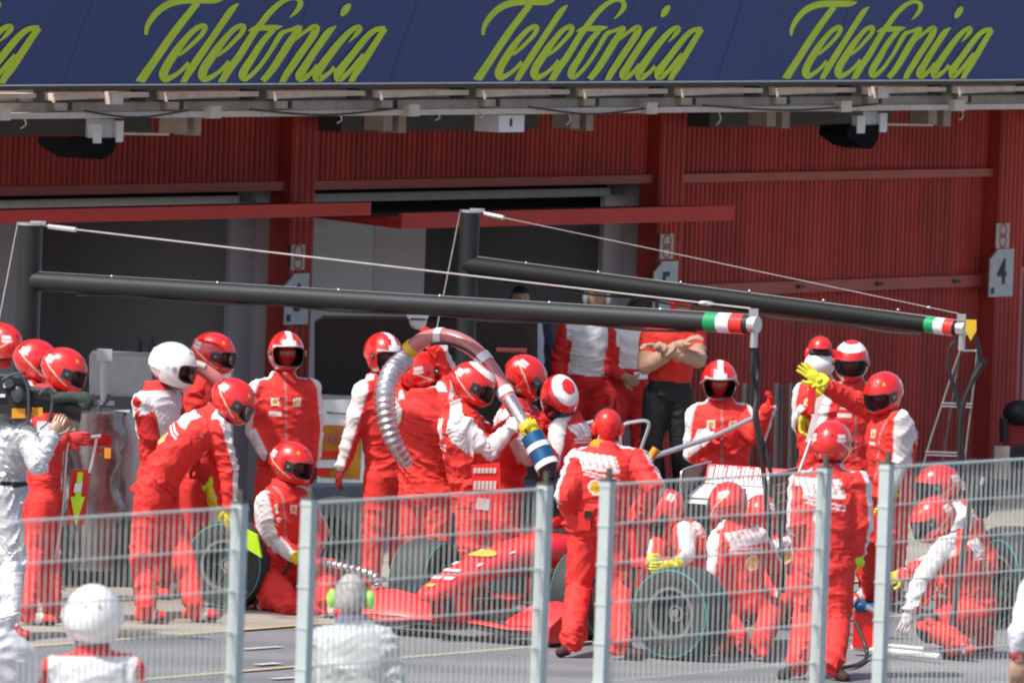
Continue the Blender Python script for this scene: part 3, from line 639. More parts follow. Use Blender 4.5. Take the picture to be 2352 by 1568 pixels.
    for s_, m in (('l', 1), ('r', -1)):
        U, F, TH, CA, FO = (ixn[x+s_] for x in ('upa', 'foa', 'thi', 'cal', 'foo'))
        sh, el, wr = NP(J['sh'+s_]), NP(J['el'+s_]), NP(J['wr'+s_])
        if st.get('sleeve') is not None: setc((who == U) | (who == F), st['sleeve'])
        if st.get('stripes', True):
            out = latn*m + .25*axn if not st.get('sdir') else frn + .2*latn*m
            for I, a_, b__ in ((U, sh, el), (F, el, wr)):
                mk = who == I; dd = (b__-a_)/np.linalg.norm(b__-a_)
                oo = out-dd*(out@dd)
                if np.linalg.norm(oo) < .25: oo = frn*1.0-dd*(frn@dd)+axn*.5
                oo /= np.linalg.norm(oo); rel = co-a_; rel = rel-np.outer(rel@dd, dd); rl = np.linalg.norm(rel, axis=1)
                cs = (rel@oo)/np.maximum(rl, 1e-5)
                wgt = np.clip((cs-st.get('sw', .36))/.18, 0, 1)[:, None]*mk[:, None]; wgt = wgt*wgt*(3-2*wgt); col[:] = col*(1-wgt)+W1*wgt
            setc(tors & (ts > .78) & (np.abs(la) > .06) & (la*m > 0) & (np.abs(fo) < .045), W1)
        if st.get('bare'): setc((who == F) | ((who == U) & (t > .6)), SKIN)
        cuff = st.get('cuff')
        if cuff is not None: setc((who == F) & (t > .86), cuff)
        setc(who == FO, st.get('shoe', SUIT)); setc((who == FO) & (co[:, 2]-min(J['to'+s_].z, J['an'+s_].z) < -.008) & (co[:, 2] < .05), (.03, .02, .02))
        if st.get('shoe', SUIT) == SUIT: setc((who == FO) & (t > .35) & (t < .6), WHT)
    fc = fo > 0
    if st.get('back', True):
        bk = tors & (fo < 0); sl_ = la+(ts-.8)*.18*-1
        pan = (bk | (((who == ixn['upal']) | (who == ixn['upar'])) & (t < .12) & (fo < 0))) & (ts > .72) & (ts < .93) & (np.abs(sl_) < .17)
        setc(pan, (.85, .8, .8)); setc(pan & (np.mod(sl_+.5, .048) < .013) & (ts > .76), (.8, .25, .22))
        for o_ in (0, .045): setc(bk & (np.abs(ts-(.68-o_)-.25*la) < .010) & (np.abs(la) < .18), (.85, .8, .8))
        rr = np.hypot(la*1.0+.01, (ts-.50)*Lt/k); setc(bk & (rr < .058), (.85, .8, .75)); setc(bk & (rr < .045), (.85, .42, .02))
    if st.get('front', True):
        for m in (1, -1):
            a_ = la*m-.085; z_ = (ts-.78)*Lt/k
            setc(tors & fc & (np.abs(a_) < .033) & (np.abs(z_) < .033), (.8, .74, .68)); setc(tors & fc & (np.hypot(a_, z_) < .02), (.8, .4, .02) if m > 0 else (.55, .3, .05))
        setc(tors & fc & (np.abs(la+.085) < .05) & (np.abs((ts-.655)*Lt/k) < .015), (.8, .76, .74))
        setc(tors & fc & (np.abs(la) < .008) & (ts > .15), (.45, .2, .18))
    if st.get('vest') is not None:
        v = st['vest']; setc((tors | (((who == ixn['upal']) | (who == ixn['upar'])) & (t < .3))) & (ts > st.get('vest0', .18)) & (ts < .99) & (np.abs(la) < st.get('vw', .23)), v)
        if st.get('vest_tr'): setc(tors & (ts > .3) & (ts < .42), (.35, .33, .3))
    if st.get('collar') is not None: setc(tors & (ts > 1.02) & (np.hypot(la, fo) < .1), st['collar'])
    b2 = B(); b2.v = [tuple(x) for x in co]; b2.f = faces; b2.c = [tuple(x) for x in col]
    # hands
    for s_, m in (('l', 1), ('r', -1)):
        el, wr = J['el'+s_], J['wr'+s_]; hs = st.get('hand'+s_, {})
        d = (wr-el).normalized()
        if 'to' in hs: d = (P(hs['to'][0], hs['to'][1], wr.y+hs.get('dy', 0))-wr).normalized()
        palm = hs.get('palm'); palm = Vector(palm) if palm else (-lat_s*m + J['f']*.4)
        hand(b2, wr+d*.015, d, palm, k, hs.get('col', st.get('glove', (.5, .02, .02))), hs.get('curl', .75), m)
    if st.get('glove') == YEL:
        pass
    return b2
def frame(f, u):
    f = f.normalized(); u = orth(f, u); l = u.cross(f); return f, l, u
HELM = {}
def helmet_meshes(kind):
    if kind in HELM: return HELM[kind]
    red = (.75, .015, .012); wh = (.85, .84, .84); cr_ = (.75, .55, .45)
    b = B(); seg, rings = 96, 64; vs = []; cols = []; keep = []
    opn = kind in ('stripe', 'open')
    for i in range(rings+1):
        th = math.pi*i/rings*.86
        for j in range(seg):
            a = 2*math.pi*j/seg; z = math.cos(th); x = math.sin(th)*math.cos(a); y = math.sin(th)*math.sin(a)
            el_ = math.degrees(math.asin(max(-1, min(1, z)))); az = math.degrees(math.atan2(y, x))
            R = [.150, .122, .142]
            if x < 0: R[0] = .158
            p = Vector((x*R[0], y*R[1], z*R[2]))
            if z < 0:
                p.x *= 1+.16*abs(z)*(1 if x > 0 else -.1); p.y *= 1-.04*abs(z)
                if x > .3: p.x += .014*min(1, -z*2)
            if x < -.2 and z < -.3: p.z += .02
            c = red
            if kind in ('line', 'linewhite'):
                dln = abs(el_-(-30+ (abs(az)-70)*.55)) if abs(az) > 62 else 99
                if dln < 2.2 and abs(az) < 150: c = cr_
                if abs(az) > 57 and abs(az) < 84 and el_ > -18 and el_ < 12: c = (.03, .03, .035)
                if math.hypot((abs(az)-52), (el_-42)) < 5.5: c = (.85, .35, .02)
                if abs(az) > 118 and abs(az) < 146 and (6 < el_ < 13 or 17 < el_ < 27): c = (.8, .72, .7)
                if kind == 'linewhite':
                    r = math.hypot(x-.15, y); 
                    if z > 0 and .36 < r < .70: c = wh
            elif kind == 'stripe':
                if abs(y) < .16 and (z > 0): c = wh
                if abs(az) < 62 and 14 < el_ < 22: c = (.6, .55, .55)
                if abs(az) < 25 and el_ > 22 and el_ < 36: c = wh
            elif kind == 'circle':
                r = math.hypot(x+.05, y)
                if z > 0 and .40 < r < .80: c = wh
                if z > 0 and r >= .8 and el_ < 18: c = red
            elif kind == 'white':
                c = wh
                if abs(az) > 80 and abs(az) < 92 and abs(el_+5) < 6: c = (.6, .6, .62)
            if el_ < -52: c = (.04, .02, .02)
            vs.append(p); cols.append(c)
    lim = 60; top = 17; bot = -26 if not opn else -40
    def cut(i, j):
        th = math.degrees(math.pi*(i+.5)/rings*.86); el_ = 90-th; az = (360*(j+.5)/seg+180) % 360-180
        w_ = lim*(1-((el_-(top+bot)/2)/((top-bot)/2*1.02))**6*.35)
        return abs(az) < w_ and bot < el_ < top
    fs = []; vf = []
    for i in range(rings):
        for j in range(seg):
            fc = (i*seg+j, i*seg+(j+1) % seg, (i+1)*seg+(j+1) % seg, (i+1)*seg+j)
            (vf if cut(i, j) else fs).append(fc)
    b.add(vs, fs); b.c = cols
    def sp(az, el_, k_=1.0):
        a_ = math.radians(az); z = math.sin(math.radians(el_)); r_ = math.cos(math.radians(el_)); x, y = r_*math.cos(a_), r_*math.sin(a_)
        q_ = Vector((x*(.150 if x > 0 else .158), y*.122, z*.142))
        if z < 0:
            q_.x *= 1+.16*abs(z)*(1 if x > 0 else -.1); q_.y *= 1-.04*abs(z)
            if x > .3: q_.x += .014*min(1, -z*2)
        return q_*k_
    rim_ = []
    for i_ in range(40):
        t_ = 2*math.pi*i_/40; ce_, se_ = math.cos(t_), math.sin(t_)
        rim_.append(sp(lim*math.copysign(abs(ce_)**.45, ce_)*.98, (top+bot)/2+(top-bot)/2*math.copysign(abs(se_)**.45, se_), 1.004))
    b.tube(rim_+rim_[:1], .0045, 6, False, (.02, .02, .022))
    for s_ in (1, -1):
        c_ = sp(72*s_, -1, 1.01); n_ = sp(72*s_, -1).normalized(); b.tube([c_-n_*.01, c_+n_*.008], .019, 16, True, (.05, .05, .055) if kind != 'white' else (.6, .6, .62)); b.tube([c_+n_*.007, c_+n_*.012], .008, 10, True, (.3, .3, .3))
    for az_, el_ in () if kind in ('circle', 'linewhite') else ((165, 25), (-165, 25), (20, 52), (-20, 52)):
        c_ = sp(az_, el_, 1.0); n_ = c_.normalized(); b.ell(c_, .016, .009, .005, (n_.orthogonal().normalized(), n_.cross(n_.orthogonal()).normalized(), n_), 10, 6, (.3, .01, .01) if kind != 'white' else (.5, .5, .52))
    sh = b.mesh('helmet', True, True); sh.materials.append(MT['shell'])
    used = sorted({q for f_ in vf for q in f_}); mp = {q: i for i, q in enumerate(used)}
    b2 = B(); b2.add([vs[q]*1.018 for q in used], [tuple(mp[q] for q in f_) for f_ in vf]); vi = b2.mesh('visor'); vi.materials.append(MT['visor'])
    b3 = B(); fs3 = [(i*seg+j, i*seg+(j+1) % seg, (i+1)*seg+(j+1) % seg, (i+1)*seg+j) for i in range(rings) for j in range(seg) if not cut(i, j)]
    b3.add([p*.95 for p in vs], fs3); ln = b3.mesh('lining'); ln.materials.append(MT['dark'])
    HELM[kind] = (sh, vi, ln); return HELM[kind]
def basis(c, f, l, u):
    M = Matrix.Identity(4)
    for i in range(3): M[i][0] = f[i]; M[i][1] = l[i]; M[i][2] = u[i]; M[i][3] = c[i]
    return M
def add_helmet(parent, c, f, u, kind, k=1.0, visor=True):
    f, l, u = frame(f, u); sh, vi, ln = helmet_meshes(kind); M = basis(c, f, l, u) @ Matrix.Scale(k*1.17, 4)
    h = bpy.data.objects.new('helmet', sh); C.objects.link(h); h.parent = parent; h.matrix_parent_inverse = parent.matrix_basis.inverted(); h.matrix_basis = M
    for nm, me in (('visor', vi), ('lining', ln)):
        if nm == 'visor' and not visor: continue
        q = bpy.data.objects.new(nm, me); C.objects.link(q); q.parent = h
    return h
NPEOPLE = 0
def person(label, base, face, over, helm=None, st=None, hface=None, hpitch=0.0, hroll=0.0, h=1.78, extra=None, group='pit crew in red'):
    """base: ground Vector or (x, y) ground pixel or ('Z', x, depth)"""
    global NPEOPLE; NPEOPLE += 1
    st = dict(st or {})
    if not isinstance(base, Vector): base = G(*base) if base[0] != 'Z' else Vector((P(base[1], 1000, base[2]).x, base[2], 0))
    J = make_joints(base, face, over, h); b = body(J, st)
    a = math.radians(face if hface is None else hface); pt = math.radians(hpitch)
    f0 = Vector((math.sin(a), -math.cos(a), 0)); f = f0*math.cos(pt)+ZV*math.sin(pt); u = ZV*math.cos(pt)-f0*math.sin(pt)
    if hroll: u = (Matrix.Rotation(math.radians(hroll), 3, f) @ u)
    hc = J['head']
    head_geo(b, hc, f, u, 1.0, st.get('skin', SKIN), st.get('hair'), True, st.get('balac', (.5, .02, .02)) if helm and helm != 'white' else st.get('balac'))
    o = put('person', b, st.get('mat', 'suit'), colattr=True, fix=False)
    # origin at the feet
    o.data.transform(Matrix.Translation(-base)); o.location = base
    tag(o, label, 'person', group)
    bpy.context.view_layer.update()
    if helm: add_helmet(o, hc+u*.012, f, u, helm, J['k']*st.get('hs', 1.0), st.get('visor', True))
    if st.get('muffs'):
        _, l, _2 = frame(f, u)
        for s_ in (1, -1): q = B(); q.ell(hc+l*s_*.098-u*.005, .042, .028, .052, (f, l, u), 16, 10); put('ear_defender', q, st['muffs'], o)
        if st.get('band', True): q = B(); q.tube(smoothpts([hc+l*.105, hc+l*.085+u*.09, hc+u*.145, hc-l*.085+u*.09, hc-l*.105], 5), .009, 6); put('headband', q, st.get('bandm', 'dark'), o)
    if st.get('cap'):
        _, l, _2 = frame(f, u); q = B()
        vs = []; 
        q.ell(hc+u*.035, .112, .1, .105, (f, l, u), 20, 12); q.ell(hc+f*.1+u*.05, .075, .07, .012, (f, l, u), 14, 6); put('cap', q, st['cap'], o)
    if extra: extra(o, J, f, u, hc)
    return o, J
Z_ = lambda x, Y: ('Z', x, Y)
red = {}
# ------------------------------------------------------------------ the crew, left to right
person('crew member in red helmet cut off by the left edge behind the gantry post', Z_(2, 87.5), -120, {'head': (2, 793)}, 'line')
person('crew member whose red helmet shows behind the lollipop man', Z_(95, 86.2), 100, {'pelvis': (80, 1130), 'neck': (62, 893), 'head': (82, 832, .04)}, 'line', hface=95, hpitch=-18)
person('lollipop man in red helmet facing right beside the silver suited cameraman', (95, 1422), 95,
       {'pelvis': (100, 1140), 'neck': (108, 905), 'head': (146, 852), 'shr': (105, 940, -.12), 'shl': (112, 940, .15), 'elr': (95, 1010, '-'), 'wrr': (150, 1003, -.05), 'ell': (140, 1015, '+'), 'wrl': (200, 1008, 0.05),
        'anr': (62, 1408, 'g'), 'anl': (118, 1400, 'g'), 'knr': (75, 1270), 'knl': (112, 1268)},
       'line', {'handr': {'col': (.7, .05, .06), 'to': (180, 1005)}, 'handl': {'col': (.6, .02, .02), 'to': (235, 1010)}, 'stripe': SUIT, 'bulk': 1.06}, hface=80, hpitch=-22)
def camman(o, J, f, u, hc):
    pass
person('television cameraman in a shiny silver suit with a camera on his shoulder', (8, 1460), 80,
       {'pelvis': (12, 1130), 'neck': (22, 962), 'head': (62, 925, .12), 'shr': (62, 1000, -.18), 'shl': (20, 985, .2), 'elr': (88, 1068, '-'), 'wrr': (118, 1005, .02), 'ell': (60, 1040, '+'), 'wrl': (130, 985, 0.1),
        'anr': (22, 1442, 'g'), 'anl': (-20, 1440, 'g'), 'knr': (32, 1285), 'knl': (-6, 1285), 'tor': (62, 1458), 'tol': (20, 1455)},
       None, {'mat': 'silver', 'base': (.6, .61, .64), 'stripes': False, 'back': False, 'front': False, 'belt': (.02, .02, .03), 'glove': SKIN, 'hair': (.03, .02, .02), 'shoe': (.45, .03, .03), 'bulk': 1.2, 'fold': .011,
              'muffs': 'orange'}, group='camera crew')
person('fire marshal in a plain white helmet and white vest over red overalls', Z_(380, 87), 60,
       {'pelvis': (365, 1085), 'neck': (360, 893), 'head': (396, 842), 'shr': (325, 925, -.14), 'shl': (395, 915, .15), 'elr': (350, 1010, '-'), 'wrr': (410, 1040, '+'), 'ell': (420, 1000, '+'), 'wrl': (450, 1060, '+')},
       'white', {'vest': WHT, 'vest0': .42, 'stripes': False, 'back': False, 'front': False, 'bulk': 1.08, 'sleeve': (.5, .02, .02), 'skin': (.3, .15, .1), 'hs': 1.08}, hface=75, hpitch=-18)
person('crew member in red helmet leaning behind the white helmeted marshal', Z_(470, 87.6), 80,
       {'pelvis': (450, 1110), 'neck': (465, 880), 'head': (490, 815), 'shr': (450, 905, -.12), 'shl': (480, 900, .15), 'elr': (462, 1010, '-'), 'wrr': (478, 1110, '-'), 'ell': (500, 1000, '+'), 'wrl': (510, 1090, '+')},
       'line', {'cuff': LIME, 'handr': {'col': YEL}, 'stripes': False, 'base': (.6, .03, .025), 'back': False}, hface=75, hpitch=-12)
person('crew member in red bending right over a tyre at the kerb', (385, 1408), 95,
       {'pelvis': (352, 1128), 'neck': (492, 958), 'head': (534, 922, -.05), 'shr': (500, 985, -.14), 'shl': (486, 968, .2), 'elr': (526, 1075, '-'), 'wrr': (528, 1160, '-'), 'ell': (505, 1070, '+'), 'wrl': (516, 1150, '+'),
        'hir': (345, 1150, -.1), 'hil': (365, 1145, .1), 'knr': (325, 1275), 'anr': (335, 1405, 'g'), 'tor': (372, 1412), 'knl': (418, 1268, -.1), 'anl': (445, 1402, 'g'), 'tol': (492, 1412)},
       'line', {'bulk': 1.2, 'bend': .05, 'glove': YEL, 'fold': .008, 'sdir': 'f'}, hface=85, hpitch=-35)
person('crew member in red with white striped helmet standing upright facing the track', Z_(652, 88), 12,
       {'pelvis': (650, 1092), 'neck': (650, 872), 'head': (657, 812), 'shr': (596, 898), 'shl': (712, 896), 'elr': (585, 985, '-'), 'wrr': (612, 1040, '-'), 'ell': (723, 980), 'wrl': (718, 1060, '-')},
       'stripe', {'bulk': 1.2, 'visor': False, 'handr': {'col': (.35, .05, .04)}, 'handl': {'col': (.25, .02, .02)}})
person('crew member in red kneeling on the kerb between two fence posts', (655, 1400), 55,
       {'pelvis': (628, 1320), 'neck': (650, 1120), 'head': (668, 1066), 'shr': (612, 1152, -.1), 'shl': (692, 1140, .12), 'elr': (632, 1240, '-'), 'wrr': (682, 1282, '-'), 'ell': (735, 1220, '+'), 'wrl': (712, 1290, '-'),
        'hir': (618, 1335, -.1), 'hil': (645, 1330, .1), 'knr': (668, 1388, '-'), 'anr': (612, 1384, .25), 'tor': (592, 1392, .1), 'knl': (752, 1308, '-'), 'anl': (745, 1392, 'g'), 'tol': (790, 1402)},
       'line', {'bulk': 1.14, 'cuff': YEL, 'glove': YEL, 'fold': .009}, hface=62, hpitch=-15)
person('crew member in red with striped helmet left of the silver fuel hose', Z_(885, 88.2), 40,
       {'pelvis': (893, 1085), 'neck': (868, 876), 'head': (880, 815), 'shr': (836, 900), 'shl': (905, 895), 'elr': (812, 985), 'wrr': (787, 1068, '-'), 'ell': (930, 985, '+'), 'wrl': (930, 1060, '-')},
       'stripe', {'handr': {'col': (.3, .02, .02)}, 'bulk': 1.18}, hface=35, hpitch=-10)
person('crew member in red holding the fuel hose overhead with his back turned', Z_(985, 87), 150,
       {'pelvis': (982, 1130), 'neck': (972, 912), 'head': (962, 858, .12), 'shl': (930, 945, -.02), 'shr': (1020, 930, .0), 'elr': (1030, 865, '+'), 'wrr': (1002, 798, '-'), 'ell': (905, 890, '+'), 'wrl': (950, 840, '+')},
       'line', {'bulk': 1.36, 'fold': .010, 'sw': .5, 'back': False, 'handr': {'col': (.5, .02, .02), 'curl': 1.0}, 'trousers': SUIT}, hface=140, hpitch=12)
person('crew member in white topped helmet gripping the fuel nozzle from the left', Z_(1085, 86), 88,
       {'pelvis': (1085, 1150), 'neck': (1052, 938), 'head': (1085, 884), 'shr': (1058, 975, -.16), 'shl': (1072, 965, .18), 'elr': (1125, 1035, '-'), 'wrr': (1182, 975, '-'), 'ell': (1130, 1010, '+'), 'wrl': (1195, 962, 0)},
       'linewhite', {'bulk': 1.28, 'fold': .010, 'handr': {'col': (.7, .03, .03), 'to': (1215, 970)}, 'handl': {'col': (.7, .03, .03), 'to': (1220, 968)}}, hface=78, hpitch=-25)
person('crew member in red crouching over the fuel nozzle with lowered head', Z_(1200, 86.8), 100,
       {'pelvis': (1160, 1120), 'neck': (1190, 930), 'head': (1205, 868), 'shr': (1180, 960, -.14), 'shl': (1215, 955, .16), 'elr': (1215, 1050, '-'), 'wrr': (1240, 985, '-'), 'ell': (1260, 1040, '+'), 'wrl': (1250, 990, '-')},
       'line', {'bulk': 1.15, 'base': (.6, .02, .018), 'handr': {'col': (.6, .02, .02)}}, hface=110, hpitch=-40)
person('crew member with red and white ringed helmet bowing over the nozzle', Z_(1290, 86.2), -70,
       {'pelvis': (1330, 1120), 'neck': (1308, 962), 'head': (1283, 915), 'shl': (1285, 985, -.16), 'shr': (1315, 975, .1), 'ell': (1272, 1065, '-'), 'wrl': (1240, 1010, '-'), 'elr': (1300, 1060, '+'), 'wrr': (1262, 1010, '-')},
       'circle', {'bulk': 1.05, 'handl': {'col': (.7, .6, .05)}}, hface=18, hpitch=-56, hroll=-12)
# garage onlookers
person('dark haired woman in sunglasses inside the garage behind the fuel hose', Z_(1115, 99), 15, {'head': (1117, 772), 'neck': (1115, 815), 'pelvis': (1115, 940), 'shl': (1150, 835), 'shr': (1085, 835)}, None,
       {'hair': (.02, .015, .015), 'base': (.03, .03, .04), 'stripes': False, 'back': False, 'front': False, 'glove': SKIN}, h=1.66, group='people in the garage',
       extra=lambda o, J, f, u, hc: (lambda q: (q.box(hc+f*.098+u*.008, .13, .02, .035, (f.cross(u), f, u)), put('sunglasses', q, 'ink', o)))(B()))
def badge(o, J, f, u, hc):
    q = B(); c = P(1214, 796, J['neck'].y-.16); q.box(c, .07, .01, .1); put('badge', q, 'orange', o)
    q = B(); q.tube([P(1198, 745, J['neck'].y-.13), P(1214, 780, J['neck'].y-.16), P(1226, 745, J['neck'].y-.13)], .008, 5); put('lanyard', q, 'orange', o)
person('onlooker in grey shirt and dark open jacket with a badge inside the garage', Z_(1208, 99.5), 5, {'head': (1195, 688), 'neck': (1205, 735), 'pelvis': (1210, 870), 'shl': (1248, 752), 'shr': (1170, 755)}, None,
       {'hair': (.02, .015, .01), 'base': (.6, .62, .68), 'sleeve': (.03, .035, .06), 'trousers': (.03, .03, .05), 'stripes': False, 'back': False, 'front': False, 'glove': SKIN}, h=1.74, extra=badge, group='people in the garage')
person('tall man in white vest and red sleeves with white ear defenders in the garage', Z_(1345, 98), 5,
       {'head': (1370, 684), 'neck': (1364, 735), 'pelvis': (1350, 878), 'shl': (1408, 752), 'shr': (1305, 756), 'elr': (1282, 830), 'wrr': (1285, 895), 'ell': (1415, 830), 'wrl': (1408, 900), 'anr': (1320, 1128, 'g'), 'anl': (1390, 1128, 'g')}, None,
       {'vest': (.72, .72, .72), 'vest0': .12, 'vw': .17, 'stripes': False, 'back': False, 'front': False, 'bulk': 1.1, 'muffs': 'white', 'bandm': 'white', 'hair': (.25, .2, .15), 'glove': (.3, .02, .02), 'base': (.6, .02, .02)}, h=1.86, group='people in the garage')
def paper(o, J, f, u, hc): 
    q = B(); q.box(P(1476, 862, J['wrl'].y-.06), .14, .1, .012, (Vector((.9, .3, .1)).normalized(), Vector((-.2, .8, .5)).normalized(), Vector((0, -.5, .85)).normalized())); put('paper_sheet', q, 'paper', o)
person('man in white vest looking down at a paper in the garage', Z_(1445, 98), 20,
       {'head': (1462, 715), 'neck': (1455, 752), 'pelvis': (1445, 895), 'shl': (1482, 772), 'shr': (1412, 772), 'elr': (1402, 850), 'wrr': (1432, 865, '-'), 'ell': (1490, 840), 'wrl': (1468, 862, '-'), 'anr': (1430, 1132, 'g'), 'anl': (1470, 1132, 'g')}, None,
       {'vest': (.72, .72, .72), 'vest0': .35, 'vw': .17, 'stripes': False, 'back': False, 'front': False, 'muffs': 'dark', 'hair': (.03, .02, .015), 'glove': SKIN, 'base': (.6, .02, .02)}, hface=25, hpitch=-35, extra=paper, group='people in the garage')
person('heavy man in red polo shirt and black trousers with folded arms', Z_(1540, 97), 5,
       {'head': (1562, 702), 'neck': (1548, 748), 'pelvis': (1535, 900), 'shl': (1598, 770), 'shr': (1492, 770), 'elr': (1482, 842, '-'), 'wrr': (1565, 792, -.15), 'ell': (1604, 826, '-'), 'wrl': (1520, 800, -.15), 'anr': (1510, 1140, 'g'), 'anl': (1568, 1140, 'g')}, None,
       {'bare': True, 'trousers': (.02, .02, .022), 'stripes': False, 'back': False, 'front': False, 'bulk': 1.08, 'hair': (.04, .03, .02), 'glove': SKIN, 'base': (.65, .03, .02), 'shoe': (.02, .02, .02), 'cap': 'red', 'belt': (.02, .02, .02)}, h=1.84, group='people in the garage')
# car crew, right half
def pouch(o, J, f, u, hc):
    q = B(); q.box(P(1342, 1196, J['pelvis'].y-.19), .09, .05, .13); put('belt_radio', q, 'red', o); q = B(); q.box(P(1350, 1180, J['pelvis'].y-.20), .05, .05, .05); put('radio_top', q, 'dark', o)
person('chief mechanic in red cap and red ear defenders seen from behind in the fence gap', (1368, 1497), 178,
       {'pelvis': (1368, 1205), 'neck': (1392, 1030), 'head': (1396, 982), 'shl': (1332, 1062), 'shr': (1462, 1062), 'ell': (1300, 1135, '-'), 'wrl': (1312, 1180, '+'), 'elr': (1502, 1118, '-'), 'wrr': (1480, 1172, '+'),
        'hil': (1345, 1222), 'hir': (1400, 1222), 'knl': (1328, 1355), 'anl': (1312, 1480, 'g'), 'tol': (1288, 1497, -.03), 'knr': (1425, 1355), 'anr': (1425, 1485, 'g'), 'tor': (1470, 1502, -.03)},
       None, {'bulk': 1.33, 'fold': .008, 'sw': .62, 'shoe': (.06, .02, .02), 'cap': 'red', 'muffs': 'red', 'hair': (.7, .02, .02), 'collar': (.85, .25, .02), 'balac': (.7, .03, .02)}, h=1.83, extra=pouch)
person('crew member in striped helmet gripping a long steel pole behind the rear wing', Z_(1655, 89), 2,
       {'pelvis': (1655, 1120), 'neck': (1655, 930), 'head': (1652, 878), 'shr': (1604, 955), 'shl': (1706, 955), 'elr': (1592, 1040, '-'), 'wrr': (1634, 1008, '-'), 'ell': (1738, 1000, '-'), 'wrl': (1762, 942, '-')},
       'stripe', {'bulk': 1.3, 'visor': False, 'handr': {'col': (.7, .03, .02), 'curl': 1.1}, 'handl': {'col': (.7, .03, .02), 'curl': 1.1}, 'skin': (.6, .2, .16)}, hpitch=-12)
person('wheel man with yellow gloves bowed over the loose wheel in front', Z_(1590, 84.6), -50,
       {'pelvis': (1625, 1330), 'neck': (1556, 1205), 'head': (1528, 1178), 'shl': (1572, 1222, -.16), 'shr': (1530, 1210, .16), 'ell': (1575, 1275, '-'), 'wrl': (1556, 1296, '-'), 'elr': (1512, 1255, '-'), 'wrr': (1500, 1285, '-'),
        'knl': (1600, 1420, '-'), 'anl': (1660, 1478, 'g'), 'knr': (1580, 1400, '+'), 'anr': (1640, 1460, 'g')},
       'line', {'bulk': 1.08, 'glove': YEL, 'cuff': YEL, 'handl': {'to': (1515, 1302), 'col': YEL, 'curl': .3}}, hface=-80, hpitch=-55)
person('wheel man crouching with his back to the fence right of the loose wheel', Z_(1710, 84.4), 200,
       {'pelvis': (1712, 1385), 'neck': (1682, 1205), 'head': (1672, 1160), 'shl': (1652, 1240), 'shr': (1742, 1235), 'ell': (1645, 1310, '-'), 'wrl': (1660, 1370, '+'), 'elr': (1780, 1300, '+'), 'wrr': (1790, 1335, '+'),
        'knl': (1665, 1420, '+'), 'anl': (1695, 1478, 'g'), 'knr': (1775, 1400, '+'), 'anr': (1748, 1490, 'g')},
       'line', {'bulk': 1.1, 'handr': {'col': (.75, .7, .7)}}, hface=205, hpitch=-15)
person('crew member crouching behind the rear wheel with only helmet and shoulders showing', Z_(1760, 86.5), -160,
       {'pelvis': (1785, 1330), 'neck': (1768, 1230), 'head': (1748, 1188), 'shl': (1740, 1255), 'shr': (1805, 1250), 'knl': (1740, 1380, '-'), 'anl': (1780, 1400, 'g'), 'knr': (1800, 1380, '-'), 'anr': (1810, 1400, 'g')},
       'line', {}, hface=170, hpitch=-20)
def fmask(o, J, f, u, hc):
    _, l, _2 = frame(f, u); q = B(); q.ell(hc-u*.085+f*.03, .125, .125, .105, (f, l, u), 20, 12); put('fire_hood', q, 'white', o)
    q = B(); q.ell(hc+f*.075+u*.01, .05, .09, .045, (f, l, u), 16, 10); put('goggles', q, 'dark', o)
person('fire man with white hood, black goggles and yellow gloves behind the raised arm', Z_(1885, 90), -5,
       {'pelvis': (1885, 1085), 'neck': (1885, 878), 'head': (1884, 812), 'shr': (1846, 900), 'shl': (1925, 900), 'elr': (1838, 975), 'wrr': (1846, 945, '-'), 'ell': (1930, 980), 'wrl': (1895, 925, '-')},
       None, {'cap': 'red', 'muffs': 'red', 'balac': (.03, .03, .03), 'glove': YEL, 'bulk': 1.1, 'hair': (.6, .02, .02), 'handr': {'to': (1840, 985), 'col': YEL}}, extra=fmask)
person('crew member in white swirled helmet standing behind the raised arm', Z_(1958, 89.4), 15,
       {'pelvis': (1955, 1080), 'neck': (1958, 885), 'head': (1955, 832), 'shr': (1915, 910), 'shl': (2005, 905)}, 'circle', {'bulk': 1.1}, hface=-5, hpitch=-15)
person('crew member raising a yellow gloved hand toward the left', Z_(2040, 88), -62,
       {'pelvis': (2045, 1130), 'neck': (2048, 958), 'head': (2030, 905), 'shr': (2010, 945, .14), 'shl': (2068, 972, -.17), 'elr': (1938, 910, '-'), 'wrr': (1885, 878, '-'), 'ell': (2062, 1062, '-'), 'wrl': (2040, 1130, '-'),
        'knl': (2055, 1240), 'knr': (2005, 1240), 'anl': (2050, 1362, 'g'), 'anr': (1998, 1362, 'g')},
       'line', {'bulk': 1.28, 'glove': YEL, 'cuff': YEL, 'handr': {'to': (1850, 848), 'col': YEL, 'curl': 0, 'palm': (-.3, -1, .2)}, 'fold': .008}, hface=-38, hpitch=-22)
person('wheel gun man with back to the fence and yellow glove at his right', (1868, 1552), 172,
       {'pelvis': (1893, 1290), 'neck': (1903, 1082), 'head': (1910, 1022), 'shl': (1842, 1115), 'shr': (1970, 1112), 'ell': (1832, 1205, '-'), 'wrl': (1842, 1275, '+'), 'elr': (1980, 1200), 'wrr': (1966, 1282),
        'knl': (1852, 1420), 'anl': (1832, 1530, 'g'), 'tol': (1795, 1548, -.03), 'knr': (1925, 1420), 'anr': (1916, 1532, 'g'), 'tor': (1940, 1556, -.05)},
       'line', {'bulk': 1.26, 'fold': .008, 'sw': .6, 'shoe': (.06, .02, .02), 'handr': {'col': YEL}, 'cuff': LIME}, hface=165, h=1.83)
